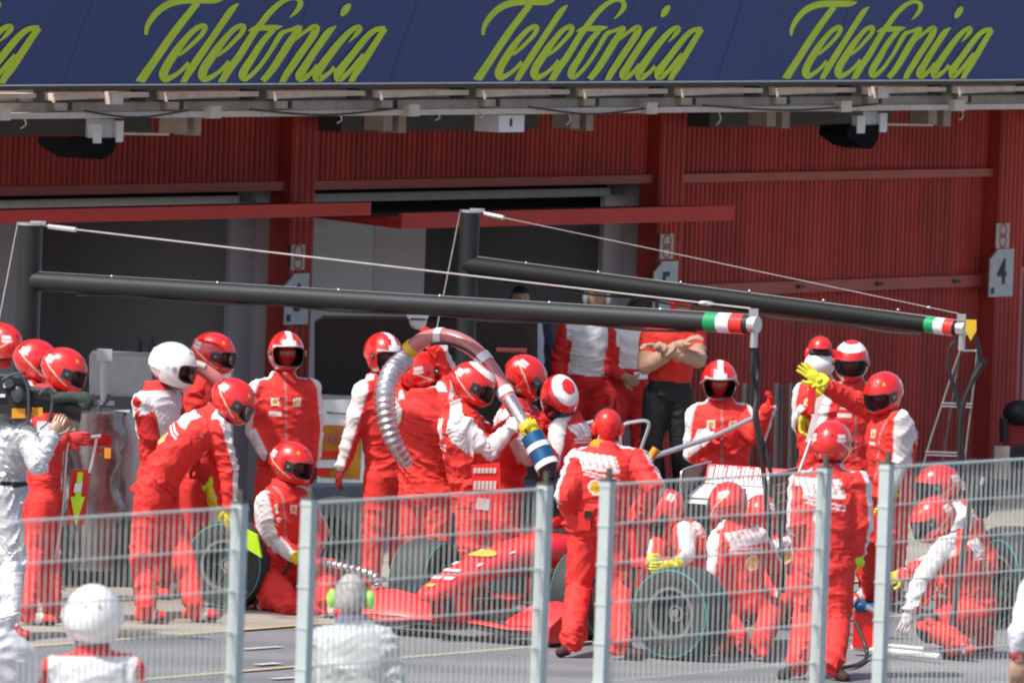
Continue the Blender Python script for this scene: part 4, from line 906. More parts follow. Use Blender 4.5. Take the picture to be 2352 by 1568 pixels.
person('crew member with clear visor crouching behind the rear jack man', Z_(2200, 87), -75,
       {'pelvis': (2250, 1290), 'neck': (2190, 1160), 'head': (2155, 1118), 'shl': (2200, 1190, -.15), 'shr': (2180, 1185, .15), 'ell': (2170, 1270), 'wrl': (2110, 1300), 'knl': (2180, 1340, '-'), 'anl': (2230, 1375, 'g'), 'knr': (2190, 1330, '+'), 'anr': (2250, 1370, 'g')},
       'line', {'bulk': 1.15}, hface=-75, hpitch=-10)
person('rear jack man crouching at the right with white striped sleeve and black knee pad', Z_(2200, 84), -80,
       {'pelvis': (2245, 1400), 'neck': (2195, 1235), 'head': (2145, 1195), 'shl': (2170, 1260, -.16), 'shr': (2200, 1250, .16), 'ell': (2118, 1330, '-'), 'wrl': (2092, 1400, '-'), 'elr': (2140, 1300, '+'), 'wrr': (2080, 1318, '+'),
        'hil': (2235, 1410, -.1), 'knl': (2135, 1440, '-'), 'anl': (2200, 1488, 'g'), 'knr': (2180, 1400, '+'), 'anr': (2260, 1475, 'g'), 'tol': (2230, 1490)},
       'line', {'bulk': 1.26, 'fold': .008, 'handr': {'col': YEL}, 'handl': {'col': (.7, .65, .65)}}, hface=-78, hpitch=-28,
       extra=lambda o, J, f, u, hc: (lambda q: (q.ell(J['knl'], .1, .1, .12), put('knee_pad', q, 'dark', o)))(B()))
# foreground, on the pit wall step behind the mesh
def on_step(x, Y): v = Vector((P(x, 1400, Y).x, Y, .35)); return v
person('marshal in white helmet and white vest seen from behind at the bottom left', on_step(213, 58.2), 180,
       {'neck': (213, 1502), 'head': (213, 1424), 'shl': (130, 1540), 'shr': (298, 1540), 'pelvis': (213, 1750)}, 'white',
       {'vest': (.66, .66, .69), 'vest0': .1, 'stripes': False, 'back': False, 'front': False, 'collar': (.7, .03, .03), 'bulk': 1.05, 'hs': 1.08}, group='people on the pit wall')
person('grey haired man in pale silver jacket with lime ear defenders at the fence', on_step(808, 58.5), 175,
       {'neck': (812, 1435), 'head': (806, 1374), 'shl': (742, 1478), 'shr': (880, 1476), 'pelvis': (815, 1700), 'ell': (722, 1570), 'elr': (905, 1560)}, None,
       {'base': (.5, .54, .54), 'stripes': False, 'back': False, 'front': False, 'hair': (.36, .34, .33), 'muffs': 'limep', 'band': False, 'skin': (.6, .36, .28), 'bulk': 1.08, 'fold': .007, 'collar': (.12, .13, .2)}, group='people on the pit wall')
person('person in white jacket whose shoulder shows in the bottom left corner', on_step(-10, 58), 200,
       {'neck': (-15, 1450), 'head': (-40, 1380), 'shr': (50, 1505), 'shl': (-80, 1505), 'pelvis': (-10, 1720), 'elr': (62, 1600)}, None,
       {'base': (.65, .65, .7), 'stripes': False, 'back': False, 'front': False, 'hair': (.1, .08, .06)}, group='people on the pit wall')
person('person in white sleeves whose arm and hand enter at the right edge', on_step(2400, 58.5), -60,
       {'neck': (2420, 1300), 'head': (2420, 1230), 'shl': (2375, 1355, -.2), 'shr': (2440, 1340), 'pelvis': (2420, 1580), 'ell': (2345, 1452, '-'), 'wrl': (2341, 1502, 0)}, None,
       {'base': (.65, .65, .7), 'stripes': False, 'back': False, 'front': False, 'glove': SKIN, 'cuff': (.5, .05, .06), 'handl': {'to': (2338, 1560), 'col': SKIN}}, group='people on the pit wall')
# ------------------------------------------------------------------ wheels and car
def tyre_parts(parent, Mx, R=.335, Wd=.33, teal=True, face=1, m='tyre'):
    """axis = local Y of Mx, visible face towards +Y*face"""
    b = B(); h = Wd/2; r0 = .185
    b.lathe([(r0, -h*.86), (R*.80, -h*.98), (R*.93, -h*.94), (R*.985, -h*.78), (R, -h*.5), (R, 0), (R, h*.5), (R*.985, h*.78), (R*.93, h*.94), (R*.80, h*.98), (r0, h*.86), (r0, h*.4), (r0, -h*.4), (r0, -h*.86)], 56, Mx)
    ty = put('tyre', b, m, parent)
    if teal:
        for s_ in (1, -1):
            b = B(); b.lathe([(R*.925, s_*h*.958), (R*.95, s_*h*.945), (R*.95, s_*h*.92), (R*.925, s_*h*.93), (R*.925, s_*h*.958)], 56, Mx); put('band', b, 'teal', ty)
    b = B(); f = face
    b.lathe([(r0, -h*.85), (r0-.012, -h*.7), (r0-.02, 0), (r0-.012, h*.7), (r0, h*.85), (r0+.008, h*.86)], 48, Mx); b.lathe([(.0, f*h*.25), (.05, f*h*.28), (.16, f*h*.1), (r0-.015, f*h*.2)], 48, Mx)
    for k in range(6):
        a = k*math.pi/3; q = [Mx @ Vector((math.cos(a)*r, f*h*y, math.sin(a)*r)) for r, y in ((.05, .32), (.17, .35))]; b.tube(q, .014, 6)
    rm = put('rim', b, 'rim' if m == 'tyre' else 'dark', parent)
    b = B(); b.lathe([(r0+.012, f*h*.88), (r0+.012, f*h*.9), (r0-.012, f*h*.9), (r0-.012, f*h*.7)], 48, Mx); put('rim_edge', b, 'rimlip' if m == 'tyre' else 'dark', rm)
    b = B(); b.lathe([(.062, f*h*.3), (.062, f*h*.46), (.045, f*h*.47), (.045, f*h*.3)], 32, Mx); b.lathe([(.03, f*h*.3), (.028, f*h*.55), (0, f*h*.56)], 24, Mx); put('hub', b, 'rimlip' if m == 'tyre' else 'dark', rm)
def loose_wheel(label, x, y, axis_deg, R=.335, Wd=.33, z=0.0, teal=True, m='tyre'):
    g = G(x, y); e = empty('racing_wheel', g); tag(e, label, 'wheel', 'loose racing wheels')
    a = math.radians(axis_deg)            # direction of the visible face, 0 = camera, 90 = right
    f = Vector((math.sin(a), -math.cos(a), 0)); r = f.cross(ZV)*-1; Mx = Matrix.Identity(4)
    for i in range(3): Mx[i][0] = r[i]; Mx[i][1] = f[i]; Mx[i][2] = ZV[i]; Mx[i][3] = (g+ZV*(R+z))[i]
    tyre_parts(e, Mx, R, Wd, teal, 1, m)
    # faint moulded lettering blocks on the sidewall
    if m != 'tyre': return e
    b = B(); h = Wd/2
    for k in list(range(4, 13))+list(range(22, 31)):
        aa = k*2*math.pi/36; c = Mx @ Vector((math.cos(aa)*R*.76, h*.975, math.sin(aa)*R*.76)); rr = (Mx.to_3x3() @ Vector((math.cos(aa), 0, math.sin(aa)))).normalized(); tt = rr.cross(f)
        b.box(c, .012, .006, .035, (tt, f, rr))
    put('sidewall_lettering', b, 'rim', e)
    return e
loose_wheel('large loose racing wheel with teal band standing at the fence', 1562, 1512, -33, .338, .36)
loose_wheel('racing wheel held under a lime sheet beside the bending crew member', 530, 1396, -25, .335, .33)
loose_wheel('dark blanketed tyre standing behind the kneeling crew member', 770, 1330, -20, .33, .34, teal=False, m='blanket')
loose_wheel('dark racing tyre lying at the right edge in front of another', 2330, 1432, -60, .335, .36)
loose_wheel('dark racing tyre behind the one at the right edge', 2318, 1400, -62, .33, .34, teal=False)
car = empty('racing_car', G(1050, 1464), math.radians(-120))
tag(car, 'red open wheel racing car with white barcode rear wing in its pit box', 'racing car')
bpy.context.view_layer.update()
CM = Matrix.Translation(G(1050, 1464)) @ Matrix.Rotation(math.radians(-120), 4, 'Z')
def cw(x, y, z): return CM @ Vector((x, y, z))
def cput(name, b, m, parent=None, **k): return put(name, b, m, parent or car, **k)
CR = (.78, .012, .012)
def sect(x, cy, zc, w, h, n=20, p=2.6, flat=0):
    out = []
    for i in range(n):
        a = 2*math.pi*i/n; c, s = math.cos(a), math.sin(a)
        out.append(cw(x, cy+w/2*math.copysign(abs(c)**(2/p), c), zc+h/2*math.copysign(abs(s)**(2/p), s)))
    return out
b = B(); body_s = [(.50, .0, .335, .05, .05), (.47, 0, .335, .17, .09), (.35, 0, .36, .23, .13), (.1, 0, .42, .27, .17), (-.3, 0, .50, .33, .21), (-.75, 0, .555, .39, .25), (-1.2, 0, .56, .46, .36), (-1.6, 0, .50, .56, .42), (-1.75, 0, .48, .6, .44)]
b.loft([sect(*q[:1], q[1], q[2], q[3], q[4]) for q in body_s]); b.c = [CR]*len(b.v); nose = cput('nose', b, 'carpaint', colattr=True)
b = B(); b.loft([sect(x, 0, z, w_, h_) for x, z, w_, h_ in ((-2.2, .5, .56, .5), (-2.4, .62, .5, .72), (-2.6, .64, .44, .76), (-3.0, .52, .36, .62), (-3.5, .42, .26, .42), (-4.0, .36, .16, .25))]); b.c = [CR]*len(b.v); cput('engine_cover', b, 'carpaint', colattr=True)
b = B(); b.loft([sect(x, 0, z, w_, h_) for x, z, w_, h_ in ((-2.3, .93, .2, .16), (-2.42, .92, .26, .26), (-2.7, .86, .22, .24), (-3.1, .74, .1, .14))]); b.c = [CR]*len(b.v); cput('airbox', b, 'carpaint', colattr=True)
for s_ in (1, -1):
    b = B(); b.loft([sect(x, s_*cy, z, w_, h_) for x, cy, z, w_, h_ in ((-1.62, .52, .36, .42, .36), (-1.75, .5, .36, .46, .40), (-2.4, .46, .34, .46, .40), (-3.0, .34, .3, .34, .34), (-3.6, .2, .26, .2, .24))]); b.c = [CR]*len(b.v); cput('sidepod', b, 'carpaint', colattr=True)
    b = B(); b.box(cw(-1.61, s_*.52, .37), .02, .32, .26, [CM.to_3x3() @ Vector(v) for v in ((1, 0, 0), (0, 1, 0), (0, 0, 1))]); cput('inlet', b, 'dark')
    b = B(); b.prism([cw(x, s_*.76, z) for x, z in ((-1.35, .06), (-1.35, .5), (-1.6, .52), (-2.0, .25), (-2.0, .06))], (cw(0, s_*.02, 0)-cw(0, 0, 0))); cput('barge_board', b, 'red', smooth=False)
    b = B()
    for (x0, z0, x1, z1) in ((-.95, .50, -.72, .46), (-.5, .52, -.7, .46), (-.95, .24, -.72, .2), (-.5, .26, -.7, .2), (-.95, .28, -.75, .44)):
        b.tube([cw(x0, s_*.17, z0), cw(x1, s_*.62, z1)], .013, 6)
    cput('suspension', b, 'carbon')
    b = B()
    for (x0, z0, x1, z1) in ((-3.5, .42, -3.72, .44), (-4.0, .40, -3.78, .44), (-3.4, .2, -3.72, .2), (-4.0, .22, -3.8, .2)):
        b.tube([cw(x0, s_*.1, z0), cw(x1, s_*.6, z1)], .014, 6)
    cput('rear_suspension', b, 'carbon')
b = B(); b.box(cw(-2.3, 0, .06), 2.4, 1.42, .03, [CM.to_3x3() @ Vector(v) for v in ((1, 0, 0), (0, 1, 0), (0, 0, 1))]); cput('floor', b, 'carbon')
# cockpit opening, head rest, driver
b = B(); b.loft([[cw(x, .24*math.cos(t)*w_, .735+.01*math.sin(t)) for t in [2*math.pi*i/18 for i in range(18)]] for x, w_ in ((-1.5, .1),)] if False else [[cw(-1.85+.38*math.cos(2*math.pi*i/24), .22*math.sin(2*math.pi*i/24), z) for i in range(24)] for z in (.70, .735)]); cput('cockpit', b, 'dark')
b = B(); b.tube(smoothpts([cw(-1.5, .2, .72), cw(-1.8, .27, .75), cw(-2.2, .25, .8), cw(-2.35, 0, .83), cw(-2.2, -.25, .8), cw(-1.8, -.27, .75), cw(-1.5, -.2, .72)]), .05, 8); b.c = [CR]*len(b.v); cput('headrest', b, 'carpaint', colattr=True)
for s_ in (1, -1):
    b = B(); c = cw(-1.45, s_*.42, .72); b.ell(c, .05, .09, .045, [CM.to_3x3() @ Vector(v) for v in ((1, 0, 0), (0, 1, 0), (0, 0, 1))], 14, 8); b.tube([cw(-1.45, s_*.2, .66), cw(-1.45, s_*.38, .71)], .009, 6); cput('mirror', b, 'red')
# nose decals: white scripts, yellow emblem
def decal(pts, m, name, lift=.014):
    b = B(); vs = []
    for x, y in pts:
        for i in range(len(body_s)-1):
            if body_s[i][0] >= x >= body_s[i+1][0]:
                t = (body_s[i][0]-x)/(body_s[i][0]-body_s[i+1][0]); S = [body_s[i][j]*(1-t)+body_s[i+1][j]*t for j in range(5)]
                yy = max(-1, min(1, y/(S[3]/2))); zz = S[2]+S[4]/2*(max(0, 1-abs(yy)**2.6))**(1/2.6); vs.append(cw(x, y, zz+lift)); break
    b.add(vs, [tuple(range(len(vs)))]); cput(name, b, m, nose, fix=False)
def rect(x0, x1, y0, y1, sk=0): return [(x0, y0+sk), ((x0+x1)/2, y0+sk/2), (x1, y0), (x1, y1), ((x0+x1)/2, y1+sk/2), (x0, y1+sk)]
decal(rect(.44, .39, -.03, .03), 'yellow', 'small_emblem'); decal(rect(.27, .21, -.09, .09), 'white', 'nose_lettering'); decal(rect(.13, .08, -.07, .07), 'white', 'nose_lettering'); decal(rect(-.08, -.15, -.12, .12), 'white', 'nose_lettering')
decal([(-.33+.1*math.cos(t), .11*math.sin(t)) for t in [2*math.pi*i/16 for i in range(16)]], 'yellow', 'shell_emblem'); decal(rect(-.50, -.58, -.15, .15), 'white', 'nose_lettering')
# front wing
b = B(); AX = [CM.to_3x3() @ Vector(v) for v in ((1, 0, 0), (0, 1, 0), (0, 0, 1))]
def wingsec(y, x, z, ch, th, tilt=0.0):
    out = []
    for i in range(12):
        t = 2*math.pi*i/12; px = math.cos(t)*ch/2; pz = math.sin(t)*th/2*(1 if math.sin(t) > 0 else .7); out.append(cw(x+px*math.cos(tilt)+pz*math.sin(tilt), y, z-px*math.sin(tilt)+pz*math.cos(tilt)))
    return out
b.loft([wingsec(y, 0, z, .42, .035, .08) for y, z in ((-.9, .09), (-.5, .08), (-.25, .11), (.25, .11), (.5, .08), (.9, .09))]); fw = cput('front_wing', b, 'carbon')
b = B(); b.loft([wingsec(y, .1, z+.02, .1, .03, .08) for y, z in ((-.9, .10), (-.5, .09), (-.25, .115), (.25, .115), (.5, .09), (.9, .10))]); cput('leading_edge', b, 'red', fw)
for s_ in (1, -1):
    b = B(); b.loft([wingsec(s_*y, x, z, ch, .018, ti) for y, x, z, ch, ti in ((.9, -.16, .2, .26, .7), (.7, -.16, .22, .26, .75), (.5, -.17, .2, .24, .7), (.30, -.2, .13, .14, .4))]); b.c = [CR]*len(b.v); cput('flap', b, 'carpaint', fw, colattr=True)
    b = B(); b.prism([cw(x, s_*.9, z) for x, z in ((.24, .03), (.22, .14), (.05, .22), (-.34, .30), (-.36, .03))], AX[1]*.014*s_); b.c = [CR]*len(b.v); cput('endplate', b, 'carpaint', fw, colattr=True, smooth=False)
    b = B(); b.loft([[cw(x+dx, s_*.11+dy, z) for dx, dy in ((.1, -.008), (.1, .008), (-.1, .008), (-.1, -.008))] for x, z in ((.06, .10), (.12, .22), (.16, .34))]); b.c = [CR]*len(b.v); cput('pylon', b, 'carpaint', fw, colattr=True, smooth=False)
# rear wing
RX, RZ = -4.25, 1.03
b = B(); b.loft([wingsec(y, RX, RZ-.10, .30, .03, .35) for y in (-.37, 0, .37)]); rw = cput('rear_wing', b, 'white')
b = B(); b.loft([wingsec(y, RX-.14, RZ+.02, .17, .016, 1.05) for y in (-.37, 0, .37)]); b.c = [(.8, .04, .05)]*len(b.v); fl = cput('upper_flap', b, 'carpaint', rw, colattr=True)
b = B()
fn = (cw(math.sin(1.05), 0, math.cos(1.05))-cw(0, 0, 0)).normalized(); fd = (cw(-math.cos(1.05), 0, math.sin(1.05))-cw(0, 0, 0)).normalized(); c0 = cw(RX-.14, 0, RZ+.02)+fn*.012
yy = -.33; random.seed(4)
wd = [.035, .02, .03, .016, .03, .03, .02, .016, .03, .02, .03, .016, .03, .02]
for i, w_ in enumerate(wd):
    h0, h1 = -.075, (.07 if i % 3 else .055); sk = AX[1]*(-.012)
    b.prism([c0+AX[1]*yy+fd*h0, c0+AX[1]*(yy+w_)+fd*h0, c0+AX[1]*(yy+w_)+sk+fd*h1, c0+AX[1]*yy+sk+fd*h1], fn*.002); yy += w_+(.012 if i % 3 else .02)
b.prism([c0+AX[1]*-.35+fd*-.085, c0+AX[1]*.35+fd*-.085, c0+AX[1]*.35+fd*-.04, c0+AX[1]*-.33+fd*-.04], fn*.002)
cput('barcode_marking', b, 'white', fl, fix=False)
b = B(); b.prism([cw(RX+.16, -.37, RZ-.2), cw(RX+.16, .37, RZ-.2), cw(RX+.02, .37, RZ-.11), cw(RX+.02, -.37, RZ-.11)], AX[2]*.01); cput('lower_element', b, 'white', rw)
for s_ in (1, -1):
    b = B(); b.prism([cw(x, s_*.378, z) for x, z in ((RX+.22, .45), (RX+.24, RZ-.1), (RX+.18, RZ+.06), (RX-.24, RZ+.10), (RX-.26, .45))], AX[1]*.012*s_); ep = cput('rear_endplate', b, 'carbon', rw, smooth=False)
    b = B(); b.tube(smoothpts([cw(RX+.24, s_*.385, RZ-.12), cw(RX+.235, s_*.385, RZ), cw(RX+.17, s_*.385, RZ+.065), cw(RX-.24, s_*.385, RZ+.105)], 4), .008, 6); cput('edge_strip', b, 'alu', ep)
    b = B()
    for k in range(3): b.tube([cw(RX+.14, s_*.393-.0, RZ-.02-.07*k), cw(RX-.06, s_*.393, RZ+.0-.07*k)], .006, 5)
    cput('louvre', b, 'alu', ep)
b = B(); b.box(cw(RX+.05, 0, .55), .12, .5, .04, AX); b.box(cw(RX+.1, .1, .72), .06, .02, .5, AX); b.box(cw(RX+.1, -.1, .72), .06, .02, .5, AX); b.box(cw(-4.0, 0, .35), .4, .14, .16, AX); cput('wing_mount', b, 'carbon', rw)
def cwheel(x, y, R, Wd, face):
    e = bpy.data.objects.new('wheel', None); C.objects.link(e); e.parent = car; bpy.context.view_layer.update()
    e.matrix_parent_inverse = car.matrix_basis.inverted(); o = cw(x, y, R); e.matrix_basis = Matrix.Translation(o); bpy.context.view_layer.update()
    Mx = CM.to_3x3().to_4x4(); Mx.translation = o
    pre = set(bpy.data.objects); tyre_parts(None, Mx, R, Wd, True, face)
    for q in set(bpy.data.objects)-pre:
        if q.parent is None: q.parent = e; q.matrix_parent_inverse = (car.matrix_basis.inverted().inverted() @ e.matrix_parent_inverse @ e.matrix_basis).inverted() if False else e.matrix_world.inverted()
cwheel(-.72, .70, .33, .32, 1); cwheel(-.72, -.70, .33, .32, -1); cwheel(-3.80, -.70, .335, .37, -1); cwheel(-3.80, .70, .335, .37, 1)
# ------------------------------------------------------------------ gantry booms
def gantry(label, pb, pt, Yp, a0, a1, Ya, flag0, flag1, hosepts, cable, rr, shield):
    base = P(pb[0], 1400, Yp); base.z = 0; e = empty('gantry_boom', base); tag(e, label, 'gantry', 'overhead service gantries')
    top = P(pt[0], pt[1], Yp); x_ = top.x; foot = Vector((x_, Yp, 0))
    b = B(); b.tube([foot, Vector((x_, Yp, top.z))], rr[0], 20); b.box(foot+ZV*.01, .6, .6, .02); post = put('post', b, 'black', e)
    b = B(); b.tube([Vector((x_, Yp, top.z)), Vector((x_, Yp, top.z+.02))], rr[0]*1.08, 20); b.box((x_+rr[0]*.7, Yp, top.z+.02), .12, .06, .03); put('cap', b, 'alu', post)
    A = P(*a0, Yp); A.x = x_; Bq = P(*a1, Ya); d = (Bq-A).normalized()
    b = B(); b.tube([A, Bq], [rr[1], rr[2]], 20); arm = put('arm', b, 'black' if not shield else 'boomb', e)
    b = B(); b.tube([A+ZV*rr[1]*1.02, Bq+ZV*rr[2]*1.02], .004, 5); put('top_seam', b, 'rim', arm)
    L = (Bq-A).length
    def at(x):
        t = (x-a0[0])/(a1[0]-a0[0]); return A+(Bq-A)*t
    f0, f1 = at(flag0), at(flag1); r = rr[2]*1.03+.002
    for i, m in enumerate(('green', 'white', 'red')):
        b = B(); b.tube([f0+(f1-f0)*(i/3), f0+(f1-f0)*((i+1)/3)], r, 20); put('flag_band', b, m, arm)
    b = B(); b.tube([Bq-d*.03, Bq+d*.07], r*.85, 14); b.box(Bq+d*.03+ZV*.09, .07, .05, .06); b.tube([Bq+d*.04-ZV*.05, Bq+d*.04-ZV*.17], .03, 10); put('end_fitting', b, 'alu', arm)
    b = B(); b.tube(smoothpts([A+(Bq-A)*t_+ZV*(-rr[1]*1.05-.012*math.sin(t_*31))+Vector((0, -.03, 0)) for t_ in [i_/14 for i_ in range(1, 14)]], 3), .011, 6); put('air_line', b, 'dark', arm)
    for t_ in (.12, .27, .44, .58, .73, .88): b = B(); c_ = A+(Bq-A)*t_; b.ell(c_+ZV*rr[1]*1.0, .012, .012, .012); put('bolt', b, 'alu', arm)
    b = B(); ct = Vector((x_+rr[0], Yp, top.z)); ce = Bq+ZV*.12
    b.tube([ct, ce], .0065 if not shield else .003, 6); b.tube([Vector((x_-rr[0], Yp, top.z)), Vector((x_-.55, Yp+.3, 0))], .006, 5); put('stay_cable', b, 'cable', e)
    b = B(); b.tube([ct+(ce-ct)*.01, ct+(ce-ct)*.05], .02, 8); put('turnbuckle', b, 'alu', e); b = B(); b.ell(ct+(ce-ct)*.94, .06 if not shield else .02, .015, .02 if not shield else .01); put('tensioner', b, 'alu', e)
    for pts, r_ in hosepts:
        q = [P(x, y, Ya+dy) for x, y, dy in pts]; b = B(); b.tube(smoothpts(q, 8), r_, 8); put('hanging_hose', b, 'dark', e)
    if shield:
        c = Bq+d*.12; b = B(); S = [(-.04, .085), (.04, .085), (.045, .0), (.0, -.085), (-.045, 0)]
        b.prism([c+Vector((x, -.06, z)) for x, z in S], Vector((0, .02, 0))); put('yellow_shield', b, 'yellow', e)
    return e
gantry('near gantry boom crossing the picture from the left post', (68, 515), (68, 517), 88, (68, 645), (1722, 745), 84.6, 1628, 1712,
       [([(1733, 780, 0), (1728, 850, 0), (1738, 900, .05), (1735, 960, 0), (1748, 1040, 0), (1762, 1160, 0), (1775, 1320, 0)], .02), ([(1737, 780, .05), (1742, 850, .1), (1735, 900, .05), (1742, 980, .1), (1765, 1060, 0), (1790, 1200, 0), (1800, 1360, 0)], .016)],
       None, (.095, .074, .072), False)
gantry('far gantry boom from the post beside the second awning', (1080, 487), (1080, 488), 93.4, (1080, 612), (2200, 754), 90.9, 2132, 2194,
       [([(2205, 775, 0), (2182, 800, 0), (2180, 850, 0), (2200, 920, 0), (2208, 1000, 0), (2215, 1150, 0)], .017), ([(2240, 775, 0), (2250, 820, 0), (2235, 870, 0), (2212, 930, 0), (2205, 1000, 0), (2205, 1180, 0)], .021), ([(2235, 870, 0), (2262, 825, 0)], .026)],
       None, (.083, .088, .064), True)
b = B(); pts = [P(12, 690, 87.6), P(-10, 740, 87.6), P(-25, 900, 87.6)]; 
# ------------------------------------------------------------------ fuel hose
e = empty('fuel_hose', G(1100, 1400)); tag(e, 'thick pink and silver fuel hose arching over the crew', 'hose')
Yh = 86.0
arc = smoothpts([P(x, y, Yh+dy) for x, y, dy in ((925, 830, .5), (945, 800, .45), (985, 775, .4), (1035, 775, .3), (1085, 800, .2), (1130, 850, .1), (1162, 905, 0), (1190, 950, -.1))], 10)
b = B(); b.tube(arc, [.062]*len(arc), 16); put('outer_hose', b, 'hosepink', e)
duct = smoothpts([P(x, y, Yh+dy) for x, y, dy in ((928, 828, .45), (900, 855, .2), (885, 905, 0), (888, 960, -.1), (905, 1015, -.1), (935, 1065, 0))], 24)
b = B(); b.tube(duct, [(.075+.009*math.sin(i*1.1))*(1-.35*max(0, (i-70)/50)) for i in range(len(duct))], 18); put('silver_duct', b, 'duct', e)
b = B(); i = 8; b.tube([arc[i], arc[i+4]], .07, 16); put('yellow_collar', b, 'yellow', e)
for i in (24, 44, 58): b = B(); b.tube([arc[i], arc[i+3]], .068, 16); put('white_tape', b, 'white', e)
b = B(); b.tube([p+Vector((.02, -.08, -.05)) for p in arc[20:66]], .012, 6); put('side_cable', b, 'dark', e)
noz = [P(1168, 915, Yh-.1), P(1205, 975, Yh-.2), P(1222, 1000, Yh-.25), P(1256, 1068, Yh-.35), P(1262, 1100, Yh-.38)]
b = B(); b.tube([noz[0], noz[1]], [.045, .05], 14); put('nozzle_neck', b, 'duct', e)
b = B(); b.tube([noz[1], noz[1]+(noz[2]-noz[1])*.5], .06, 14); put('nozzle_collar', b, 'yellow', e)
b = B(); b.tube([noz[2], noz[3]], .088, 20); put('nozzle_drum', b, 'blue', e)
for t in (.42, .98): c = noz[2]+(noz[3]-noz[2])*t; b = B(); d = (noz[3]-noz[2]).normalized(); b.tube([c-d*.02, c+d*.025], .094, 20); put('white_ring', b, 'white', e)
b = B(); b.tube([noz[3], noz[4]], [.08, .05], 16); b.tube([noz[4], noz[4]+Vector((0, 0, -.12))], .045, 14); put('coupling', b, 'dark', e)
# second red hose sleeve on the left with white marking
e = empty('hose_sleeve', G(460, 1400)); tag(e, 'pink hose sleeve running past the shoulder of the white helmeted marshal', 'hose')
q = smoothpts([P(x, y, 87.2) for x, y in ((425, 850), (450, 842), (478, 856), (510, 885), (530, 930))], 8); b = B(); b.tube(q, .055, 14); put('sleeve', b, 'hosepink', e)
b = B(); b.tube([q[6]+Vector((0, -.035, .03)), q[14]+Vector((0, -.035, .03))], .028, 10); put('sleeve_print', b, 'offwhite', e)
# ------------------------------------------------------------------ lollipop sign, video camera
Yl = 84.4
e = empty('lollipop_sign', P(150, 1400, Yl)); tag(e, 'lollipop board with yellow arrow on red held by the left man', 'sign')
b = B(); pts = smoothpts([P(232, 1000, Yl), P(170, 1008, Yl), P(160, 1014, Yl-.02), P(152, 1040, Yl-.03), P(140, 1200, Yl-.05), P(118, 1345, Yl-.05), P(160, 1430, Yl-.1)], 6); b.tube(pts, .013, 8); b.tube(smoothpts([P(222, 1005, Yl), P(212, 1060, Yl), P(205, 1085, Yl)]), .012, 8); b.tube([P(110, 1350, Yl), P(150, 1352, Yl)], .015, 6); put('handle', b, 'alu', e)
AXc = (Vector((1, 0, 0)), Vector((0, 1, 0)), ZV)
b = B(); b.prism([P(165, 1078, Yl-.05), P(208, 1078, Yl), P(195, 1205, Yl), P(150, 1205, Yl-.05)], Vector((0, .03, 0))); put('board', b, 'red', e, smooth=False)
b = B(); b.prism([P(*p, Yl-.07) for p in ((178, 1084), (191, 1084), (186, 1140), (195, 1140), (174, 1208), (162, 1140), (172, 1140))], Vector((0, .006, 0))); put('arrow', b, 'lime', e, smooth=False)
b = B(); b.prism([P(*p, Yl-.08) for p in ((172, 1110), (190, 1107), (186, 1128), (169, 1130))], Vector((0, .006, 0))); put('sticker', b, 'paper', e, smooth=False)
Yc = 82.45
e = empty('video_camera', P(80, 1000, Yc)); tag(e, 'black shoulder video camera with fluffy microphone and lens hood', 'video camera')
def pbox(b, x0, x1, y0, y1, Y, th): b.prism([P(x0, y0, Y), P(x1, y0, Y), P(x1, y1, Y), P(x0, y1, Y)], Vector((0, th, 0)))
b = B(); pbox(b, -40, 62, 868, 950, Yc-.1, .22); pbox(b, 62, 120, 900, 948, Yc-.05, .16); put('camera_body', b, 'dark', e, smooth=False)
b = B(); b.tube([P(-20, 862, Yc), P(50, 866, Yc)], .02, 8); b.tube([P(20, 880, Yc-.12), P(20, 880, Yc-.2)], .035, 12); b.tube([P(70, 893, Yc-.1), P(128, 900, Yc-.1)], .022, 8); b.ell(P(40, 905, Yc-.15), .05, .03, .06); put('camera_fittings', b, 'rim', e)
b = B(); b.tube([P(115, 928, Yc), P(150, 935, Yc)], .06, 14); b.tube([P(150, 935, Yc), P(188, 940, Yc)], [.075, .1], 14); put('lens_hood', b, 'dark', e)
b = B(); b.tube(smoothpts([P(120, 915, Yc-.1), P(155, 912, Yc-.1), P(198, 918, Yc-.1), P(192, 935, Yc-.1)]), [.04]*10+[.055]*9, 10); put('microphone', b, mat('green_fur', (.04, .06, .05), .95, bump=1, bscale=80), e)
b = B(); b.tube(smoothpts([P(5, 872, Yc-.14), P(40, 858, Yc-.14), P(62, 885, Yc-.14), P(66, 935, Yc-.14), P(62, 975, Yc-.14)]), .012, 8); b.tube(smoothpts([P(90, 905, Yc-.12), P(112, 890, Yc-.12), P(120, 920, Yc-.12), P(112, 965, Yc-.12), P(92, 985, Yc-.12)]), .012, 8); put('cable_loop', b, 'rim', e)
b = B(); pbox(b, 27, 58, 938, 960, Yc-.13, .03); pbox(b, 73, 98, 936, 955, Yc-.1, .03); put('orange_pad', b, 'orange', e, smooth=False)
b = B(); pbox(b, 85, 112, 968, 992, Yc-.13, .05); put('white_tag', b, 'white', e, smooth=False); b = B(); pbox(b, -5, 12, 905, 912, Yc-.12, .02); pbox(b, 8, 24, 880, 890, Yc-.12, .02); put('small_print', b, 'paper', e, smooth=False)
